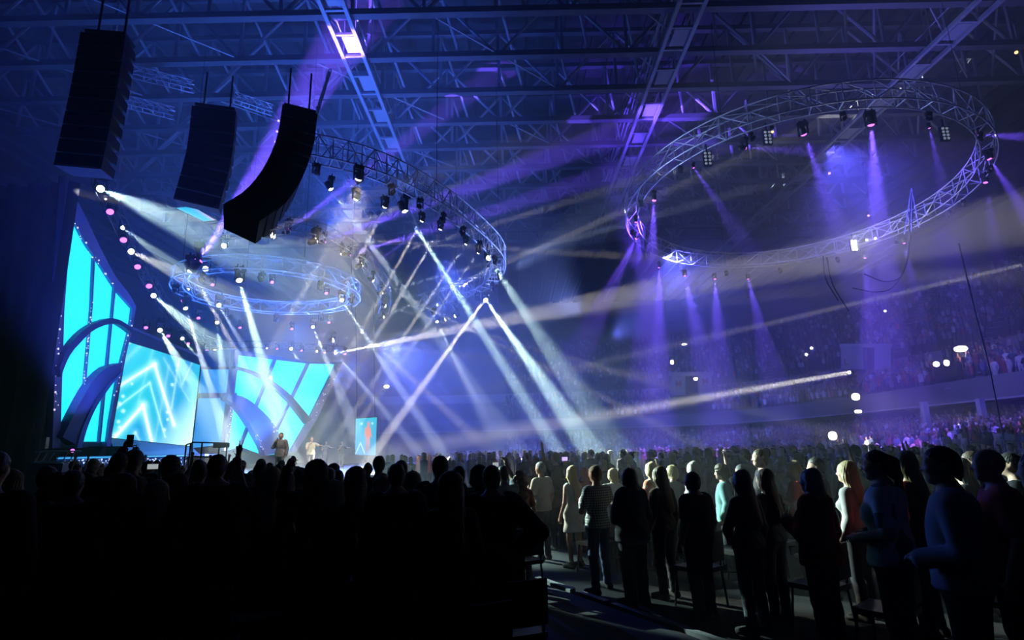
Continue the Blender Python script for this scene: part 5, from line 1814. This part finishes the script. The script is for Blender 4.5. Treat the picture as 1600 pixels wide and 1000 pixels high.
    (1370, 705, 5.1, 22, 'f', 'lean', 'lean', 'polo', 'jeans', 'pony', SKB, BLK, PRINT, DK, {'fat': 1.16, 'fine': True, 'eyes': True, 'watch': True}, 'large dark-haired woman in a white printed t-shirt with a wristwatch'),
    (1413, 707, 6.2, 5, 'f', 'down', 'down', 'long', 'jeans', 'long', SKA, BLD, (.26, .03, .03), DK, {}, 'fair long-haired woman in dark red behind the printed t-shirt'),
    (1432, 712, 8.2, 25, 'm', 'down', 'down', 'tee', 'jeans', 'short', SKB, BLK, DK, DK, {}, 'shaded face between the fair woman and the man in pale blue'),
    (1470, 699, 4.1, 26, 'm', 'lean', 'down', 'long', 'jeans', 'short', SKB, BLK, (.20, .24, .32), DK, {'fat': 1.14, 'eyes': True, 'fine': True}, 'heavy dark-haired man in a pale blue-grey shirt'),
    (1500, 718, 6.8, 10, 'f', 'down', 'down', 'tee', 'jeans', 'long', SKB, BLK, DK, DK, {}, 'dark-haired woman between the blue-grey shirt and the bald man'),
    (1545, 701, 4.6, 28, 'm', 'down', 'down', 'polo', 'jeans', 'bald', SKA, BLK, (.42, .07, .11), DK, {'fat': 1.1, 'eyes': True, 'fine': True}, 'bald man in a dark pink polo shirt near the right edge'),
    (1517, 706, 7.2, 20, 'm', 'down', 'down', 'tee', 'jeans', 'short', SKB, BRN, DK, DK, {}, 'shaded head left of the bald man'),
    (1577, 708, 6.4, 10, 'm', 'down', 'down', 'tee', 'jeans', 'short', SKB, BLK, DK, DK, {}, 'dark head right of the bald man'),
    (1622, 706, 3.9, 15, 'f', 'down', 'down', 'long', 'jeans', 'long', SKA, BRN, (.16, .24, .36), DK, {}, 'person in pale blue cut off by the right edge of the picture'),
]
for (px, py, d, off, sex, la, ra, top, bot, hair, sk, hc, tc_, bc, ex, lab) in HERO:
    p = onY(px, py, d)
    H = min(max(p[2], 1.5), 1.98)
    q = person(p[0], p[1], 0, facing(p[0], p[1]) + math.radians(off), H * (1.0 if hair != 'cap' else .985), sex, la, ra, top, bot, hair, (sk, hc, tc_, bc), lab, None,
               st=ex.get('st', 0.0), fat=ex.get('fat', 1.0), eyes=ex.get('eyes', False), fine=ex.get('fine', False))
    if 'hemband' in ex:
        b = MB().lathe([(.205, .79), (.212, .80), (.212, .835), (.203, .84)], 24)
        o = child('hem', mesh('hem', [(v[0] * 1.06, v[1] * .95, v[2]) for v in b.V], b.F, cloth(ex['hemband'])), q)
        o['label'] = 'teal hem'
    if 'watch' in ex:
        b = MB().lathe([(.040, -.012), (.044, -.01), (.044, .01), (.040, .012)], 14)
        o = child('wristwatch', mesh('wristwatch', [(v[0], v[2], v[1]) for v in b.V], [f[::-1] for f in b.F], mat('pale_watch_metal', (.7, .72, .75), .3, .6)), q)
        o.location = (-.18, .19, 1.085)
        o['label'] = 'pale wristwatch'

# phones and cameras held up (each rests in a hand, so it stays its own thing)
PHS = mat('lit_phone_screen', (.3, .3, .3), emit=(.75, .85, .9), es=.45, quiet=True)
PHP = mat('violet_phone_screen', (.3, .3, .3), emit=(.55, .4, 1), es=1.3, quiet=True)
for (px, py, d, w_, h_, m, lab) in ((239, 729, 7.35, .13, .07, PHS, 'glowing phone held level by the man filming the stage'), (203, 689, 7.1, .075, .15, PHS, 'dark phone held upright in the raised hand before the video wall'),
                                    (882, 717, 12.2, .16, .09, PHP, 'small violet-lit phone above the blonde in white'), (774, 726, 8.4, .10, .07, PHS, 'small camera with a lit display over the middle of the crowd')):
    p = onY(px, py, d)
    rt = root('mobile_phone', tuple(p), lab, 'phone', None, facing(p[0], p[1]))
    b = MB().box((0, 0, 0), (w_, .012, h_))
    child('case', mesh('case', b.V, b.F, BLACK), rt)
    if 'dark' not in lab:
        b = MB().box((0, -.008, 0), (w_ * .9, .004, h_ * .86))
        child('display', mesh('display', b.V, b.F, m), rt)

# performers on the stage floor
SINGERS = []
for (px, py, d, rz, la, ra, tcol, lab) in ((440, 676, 24.5, 172, 'down', 'mic', (.22, .22, .25), 'singer in a grey jacket holding a microphone to his mouth, leftmost on stage'),
                                           (487, 683, 30.0, 215, 'out', 'mic', (.5, .48, .36), 'singer in a pale khaki shirt with his arm stretched out, second on stage'),
                                           (509, 690, 38.0, 215, 'out', 'mic', (.30, .29, .26), 'singer in grey-brown clothes with his arm stretched out, third on stage'),
                                           (534, 690, 38.0, 215, 'out', 'mic', (.10, .10, .09), 'singer in dull grey with his arm stretched out to the right, last on stage')):
    p = onY(px, py, d)
    SINGERS.append(person(p[0], p[1], .9, math.radians(rz), min(p[2] - .9, 1.9), 'm', la, ra, 'jacket' if rz < 200 else 'polo', 'jeans', 'short', (SKA, BRN, tcol, (.2, .2, .2)), lab, None, eyes=True, fine=True))

# microphones
for i, sg in enumerate(SINGERS):
    p = hand_at(sg, (.05, .19, 1.555))
    rt = root('microphone', tuple(p), 'black microphone held by the %s performer' % ('first', 'second', 'third', 'last')[i], 'microphone')
    b = MB().tube([(0, 0, -.16), (0, 0, 0)], [.011, .016], 8)
    child('handle', mesh('handle', b.V, b.F, BLACK), rt)
    b = MB().lathe([(.012, 0), (.026, .015), (.026, .035), (.012, .05)], 8)
    child('grille', mesh('grille', b.V, b.F, ALU), rt)

# ------------------------------------------------------------------ floor crowd between the big silhouettes and the stage
MIXT = [DK, (.03, .03, .04), (.06, .05, .05), (.10, .10, .12), (.3, .3, .32), (.15, .04, .04), (.05, .07, .12)]
MIXH = [BLK, BRN, BLK, BRN, DBL, BLD, AUB]
ARCH = [('m', 'down', 'down', 'tee', 'short', 'crop'), ('f', 'down', 'down', 'tee', 'long', 'bob'), ('m', 'front', 'front', 'tee', 'short', 'cap'), ('f', 'front', 'front', 'long', 'longer', 'wavy'), ('m', 'down', 'down', 'jacket', 'crop', 'curly'), ('f', 'down', 'down', 'long', 'bun', 'pony')]
ARCHUP = [('m', 'up', 'down', 'tee', 'short', 'crop'), ('f', 'up', 'up', 'tee', 'long', 'bob'), ('m', 'down', 'fist', 'tee', 'short', 'short')]
taken = [(x, y) for x, y, _ in PEOPLE]


def aisle_side(x, y):
    return (x - .46) * nl[0] + (y - 8.72) * nl[1]     # > 0: right of the pale edging


def fill(n, ylo, yhi, xlo, xhi, side, lab, grp, up=.08):
    k = tries = 0
    while k < n and tries < n * 60:
        tries += 1
        y = random.uniform(ylo, yhi)
        x = random.uniform(xlo, xhi) * (y / yhi if side else 1)
        sd = aisle_side(x, y)
        if side > 0 and sd < .5 or side < 0 and sd > -1.7:
            continue
        if any((x - a) ** 2 + (y - b) ** 2 < .30 for a, b in taken):
            continue
        u_, v_ = proj((x, y, 1.6))
        if not -20 < u_ < 1620:
            continue
        taken.append((x, y))
        a = random.choice(ARCHUP if random.random() < up else ARCH)
        H = random.gauss(1.74, .06) if a[0] == 'm' else random.gauss(1.64, .05)
        person(x, y, 0, facing(x, y) + random.uniform(-.3, .3), min(max(H, 1.5), 1.88), a[0], a[1], a[2], a[3], 'jeans', random.choice(a[4:]),
               (random.choice((SKA, SKB, SKC)), random.choice(MIXH), random.choice(MIXT), random.choice((DK, JEAN))), lab, grp, shoes=False)
        k += 1
    return k


fill(70, 8.2, 20, -15, -.5, -1, 'standing concertgoer deep in the dark crowd between the front silhouettes and stage', 'concertgoers left of the aisle')
fill(60, 9.6, 22, 0, 17, 1, 'standing concertgoer deep in the dim crowd behind the lit people', 'concertgoers right of the aisle')

# ------------------------------------------------------------------ chairs in rows behind the standing people
cb = MB()
cb.box((0, 0, .44), (.43, .42, .05)).box((0, .2, .43), (.40, .03, .03))
SEAT = mesh('seat', cb.V, cb.F, CHAIRM)
bk = MB()
for k in range(5):
    t = (k - 2) / 2
    bk.box((t * .17, -.215 - .02 * (1 - t * t), .70), (.094, .025, .34))
BACK = mesh('backrest', bk.V, bk.F, CHAIRM)
LEGS = []
for sx in (-1, 1):
    for sy in (-1, 1):
        q = MB().tube([(sx * .19, sy * .18, .43), (sx * .21, sy * .22, .0)], .014, 6)
        if sy < 0:
            q.tube([(sx * .19, -.18, .43), (sx * .19, -.215, .84)], .014, 6)
        LEGS.append(mesh('leg', q.V, q.F, BLACK))
nch = 0


def chair(x, y, rz, lab, grp):
    rt = root('stacking_chair', (x, y, 0), lab, 'chair', grp, rz)
    child('seat', SEAT, rt)
    child('backrest', BACK, rt)
    for m in LEGS:
        child('leg', m, rt)


chairs = []
for (x, y, rz), who in zip(list(PEOPLE), WHO):
    if y > 11.5 or y < 3:
        continue
    cx_, cy2 = x + math.sin(rz) * .5, y - math.cos(rz) * .5
    if any((cx_ - a) ** 2 + (cy2 - b) ** 2 < .17 for a, b, _ in PEOPLE) or any((cx_ - a) ** 2 + (cy2 - b) ** 2 < .27 for a, b in chairs) or cy2 < 3.2:
        continue
    if aisle_side(cx_, cy2) > 0 and aisle_side(cx_, cy2) < .3:
        continue
    chairs.append((cx_, cy2))
    rt_side = aisle_side(cx_, cy2) > 0
    if who:
        short = who.split(',')[0].split()
        for stop in ('with', 'between', 'before', 'whose', 'in', 'behind', 'peeping'):
            if len(short) > 10 and stop in short[4:]:
                short = short[:4 + short[4:].index(stop)]
        chair(cx_, cy2, rz, 'black chair just behind the ' + ' '.join(short[:11]), 'chairs right of the aisle' if rt_side else 'chairs left of the aisle')
        continue
    chair(cx_, cy2, rz, 'black chair behind a standing person right of the aisle' if rt_side else 'black chair behind a standing person in the dark left block', 'chairs right of the aisle' if rt_side else 'chairs left of the aisle')
for k in range(8):
    x, y = .12 - k * .53, 5.55 - k * .10
    if all((x - a) ** 2 + (y - b) ** 2 > .2 for a, b in chairs) and all((x - a) ** 2 + (y - b) ** 2 > .2 for a, b, _ in PEOPLE):
        chair(x, y, .22, 'black chair at the aisle end of the nearest row' if k == 0 else 'black chair lost in the dark in the nearest row of the left block', None if k == 0 else 'chairs of the nearest dark row')

# ------------------------------------------------------------------ spectators on the tiers
spots = []
for key, (A, B, n, z0, z1) in TIERS.items():
    for r in range(n):
        u_ = (r + .6) / n
        L = A + (B - A) * u_
        z = z0 + (z1 - z0) * (r + 1) / n
        s = np.concatenate([[0], np.cumsum(np.linalg.norm(np.diff(L, axis=0), axis=1))])
        m = int(s[-1] / .62)
        for k in range(m):
            q = (k + random.uniform(.2, .8)) * .62
            if random.random() < (.12 if key != 'up' else .2) or int(q / 11 + r * .02) != int((q + 1.1) / 11 + r * .02):
                continue
            x, y = np.interp(q, s, L[:, 0]), np.interp(q, s, L[:, 1])
            u2, v2 = proj((x, y, z + 1))
            if not (790 < u2 < 1640 and 380 < v2 < 760):
                continue
            if key == 'mid' and (1048 < u2 < 1114 and v2 > 578 and y > 70 or 1312 < u2 < 1394 and 535 < v2 < 590 and r > 4):
                continue
            if 1455 < u2 < 1496 and 555 < v2 < 600 and key == 'mid':
                continue
            if any((x - a) ** 2 + (y - b) ** 2 < .5 for a, b, _ in STAIRS):
                continue
            spots.append((x, y, z, y))
spots.sort(key=lambda q: q[3])
OBJC = mat_objcol('spectator_cloth')
SPK = mat('spectator_skin', (.45, .28, .2), .7)
SPH = mat('spectator_hair', (.03, .025, .02), .7)


def spectator_mesh(kind):
    la, ra = (('down', 'down'), ('front', 'front'), ('up', 'down'))[kind]
    a, l, sh = limbs('m', la, ra, 0, .012, 1.0, False)
    me = grow('spectator', torso('m', .012) + l + sh[-1] + sh[1] + a + headp()[:3], .036, None, OBJC)
    me.materials.append(SPK)
    me.materials.append(SPH)
    co = np.empty(len(me.vertices) * 3, np.float32)
    me.vertices.foreach_get('co', co)
    co = co.reshape(-1, 3)
    vi = np.empty(len(me.loops), np.int32)
    me.loops.foreach_get('vertex_index', vi)
    c = co[vi.reshape(-1, 4)].mean(1)
    mi = np.zeros(len(c), np.int32)
    mi[c[:, 2] > 1.49] = 1
    mi[(c[:, 2] > 1.6) & ((c[:, 1] < .03) | (c[:, 2] > 1.72)) & (np.abs(c[:, 0]) < .15)] = 2
    mi[(np.abs(c[:, 0]) > .2) & (c[:, 2] > 1.6)] = 1
    me.polygons.foreach_set('material_index', mi)
    return me


SPM_ = [spectator_mesh(k) for k in range(3)]
PAL = np.array([(.02, .02, .03), (.05, .05, .07), (.10, .11, .16), (.4, .4, .42), (.62, .62, .64), (.55, .55, .58), (.25, .05, .05), (.12, .16, .3), (.3, .28, .3), (.06, .08, .14), (.4, .12, .1), (.2, .22, .26)])
nI = 110
for i, (x, y, z, _) in enumerate(spots[:nI]):
    o = bpy.data.objects.new('spectator', SPM_[int(rng.choice([0, 0, 1, 1, 2]))])
    COL.objects.link(o)
    o.location = (x, y, z)
    o.rotation_euler = (0, 0, facing(x, y) + random.uniform(-.3, .3))
    sc = random.uniform(.9, 1.02)
    o.scale = (sc, sc, sc)
    c = PAL[rng.integers(len(PAL))] * random.uniform(.7, 1.2)
    o.color = (*c, 1)
    tag(o, 'small standing spectator in the near rows of the right stands', 'person', 'spectators in the near rows of the right stands')

# the rest of the stands and the far floor: a crowd of thousands, joined
ring_ = lambda r, ry, z, n=6: [(r * math.cos(2 * math.pi * k / n), ry * math.sin(2 * math.pi * k / n), z) for k in range(n)]
bv = ring_(.13, .10, .0) + ring_(.17, .12, .85) + ring_(.23, .13, 1.38) + ring_(.08, .07, 1.47) + ring_(.085, .095, 1.56) + ring_(.082, .095, 1.70) + [(0, 0, 1.755)]
bf = [(r * 6 + k, r * 6 + (k + 1) % 6, r * 6 + 6 + (k + 1) % 6, r * 6 + 6 + k) for r in range(5) for k in range(6)]
tri = [t for f in bf for t in ((f[0], f[1], f[2]), (f[0], f[2], f[3]))] + [(30 + k, 30 + (k + 1) % 6, 36) for k in range(6)]
part_of = [0] * 12 + [1] * 12 + [2] * 12 + [3] * 12 + [4] * 12 + [5] * 6
arm = [(.20, -.03, 1.40), (.27, .03, 1.40), (.25, .0, 1.34), (.24, .05, 1.85), (.29, .09, 1.85), (.26, .10, 1.83)]
armt = [(0, 1, 4), (0, 4, 3), (1, 2, 5), (1, 5, 4), (2, 0, 3), (2, 3, 5), (3, 4, 5)]
bvA = np.array(bv + arm)
triA = np.array(tri + [tuple(q + 37 for q in t) for t in armt])
partA = np.array(part_of + [6] * len(armt))


def crowd(name, S, lab):
    N = len(S)
    nv, nt_ = len(bvA), len(triA)
    V = np.empty((N, nv, 3))
    C = np.empty((N, nt_, 3))
    for i, (x, y, z) in enumerate(S):
        a = facing(x, y) + rng.uniform(-.4, .4)
        sc = rng.uniform(.88, 1.03)
        P = bvA.copy()
        if rng.random() > .14:
            P[37:, 2] -= .55 * (P[37:, 2] > 1.5)           # arm down in front
            P[37:, 1] += .16 * (P[37:, 2] < 1.33)
        P = P * [sc * rng.uniform(.9, 1.15), sc, sc]
        ca, sa = math.cos(a), math.sin(a)
        V[i] = np.stack([P[:, 0] * ca - P[:, 1] * sa + x, P[:, 0] * sa + P[:, 1] * ca + y, P[:, 2] + z], 1)
        top = PAL[rng.integers(len(PAL))] * rng.uniform(.6, 1.3)
        tab = np.array([(.03, .035, .06), top, top, (.42, .26, .19), (.42, .26, .19), ((.03, .025, .02), (.08, .05, .03), (.4, .3, .16))[int(rng.choice([0, 0, 1, 2]))], (.42, .26, .19)])
        C[i] = tab[partA]
    T = (triA[None] + (np.arange(N) * nv)[:, None, None]).reshape(-1, 3)
    me = bpy.data.meshes.new(name)
    me.vertices.add(N * nv)
    me.vertices.foreach_set('co', V.astype(np.float32).ravel())
    me.loops.add(len(T) * 3)
    me.polygons.add(len(T))
    me.loops.foreach_set('vertex_index', T.astype(np.int32).ravel())
    me.polygons.foreach_set('loop_start', np.arange(0, len(T) * 3, 3, dtype=np.int32))
    me.update(calc_edges=True)
    at = me.color_attributes.new('Col', 'FLOAT_COLOR', 'CORNER')
    col = np.repeat(C.reshape(-1, 3), 3, 0)
    at.data.foreach_set('color', np.concatenate([col, np.ones((len(col), 1))], 1).astype(np.float32).ravel())
    me.materials.append(mat_attr('crowd_cloth_and_skin'))
    o = link(name, me)
    return tag(o, lab, 'crowd', kind='stuff')


crowd('tier_crowd', [q[:3] for q in spots[nI:]], 'thousands of tiny spectators filling the stands')
far = []
while len(far) < 900:
    x, y = random.uniform(-5, 26), random.uniform(19, 66)
    if x > np.interp(y, [6, 48, 58, 66, 70], [21, 20.5, 19.5, 16, 10]) or aisle_side(x, y) < .6 and y < 24:
        continue
    if y < 23 and any((x - a) ** 2 + (y - b) ** 2 < .3 for a, b in taken):
        continue
    far.append((x, y, 0))
crowd('floor_crowd', far, 'far floor crowd between the aisle block and the stands')

# ------------------------------------------------------------------ stage haze filling the hall
for y0, y1, den, lab in ((-9.5, 109.8, HAZE_NEAR, 'thin haze reaching the nearest rows'), (13.0, 109.3, HAZE - HAZE_NEAR, 'even stage haze filling the hall from the stage to the far stands')):
    hz = MB().box((0, (y0 + y1) / 2, 14.7), (119.5 - (y0 > 0), y1 - y0, 29.7 - .2 * (y0 > 0))).build('haze', None)
    hm = bpy.data.materials.new('stage_haze')
    hm.use_nodes = True
    nt = hm.node_tree
    nt.nodes.clear()
    ou = nt.nodes.new('ShaderNodeOutputMaterial')
    vsn = nt.nodes.new('ShaderNodeVolumeScatter')
    vsn.inputs['Color'].default_value = (.92, .95, 1, 1)
    vsn.inputs['Density'].default_value = den
    vsn.inputs['Anisotropy'].default_value = 0.0
    nt.links.new(vsn.outputs[0], ou.inputs['Volume'])
    hz.data.materials.append(hm)
    tag(hz, lab, 'haze', kind='stuff')
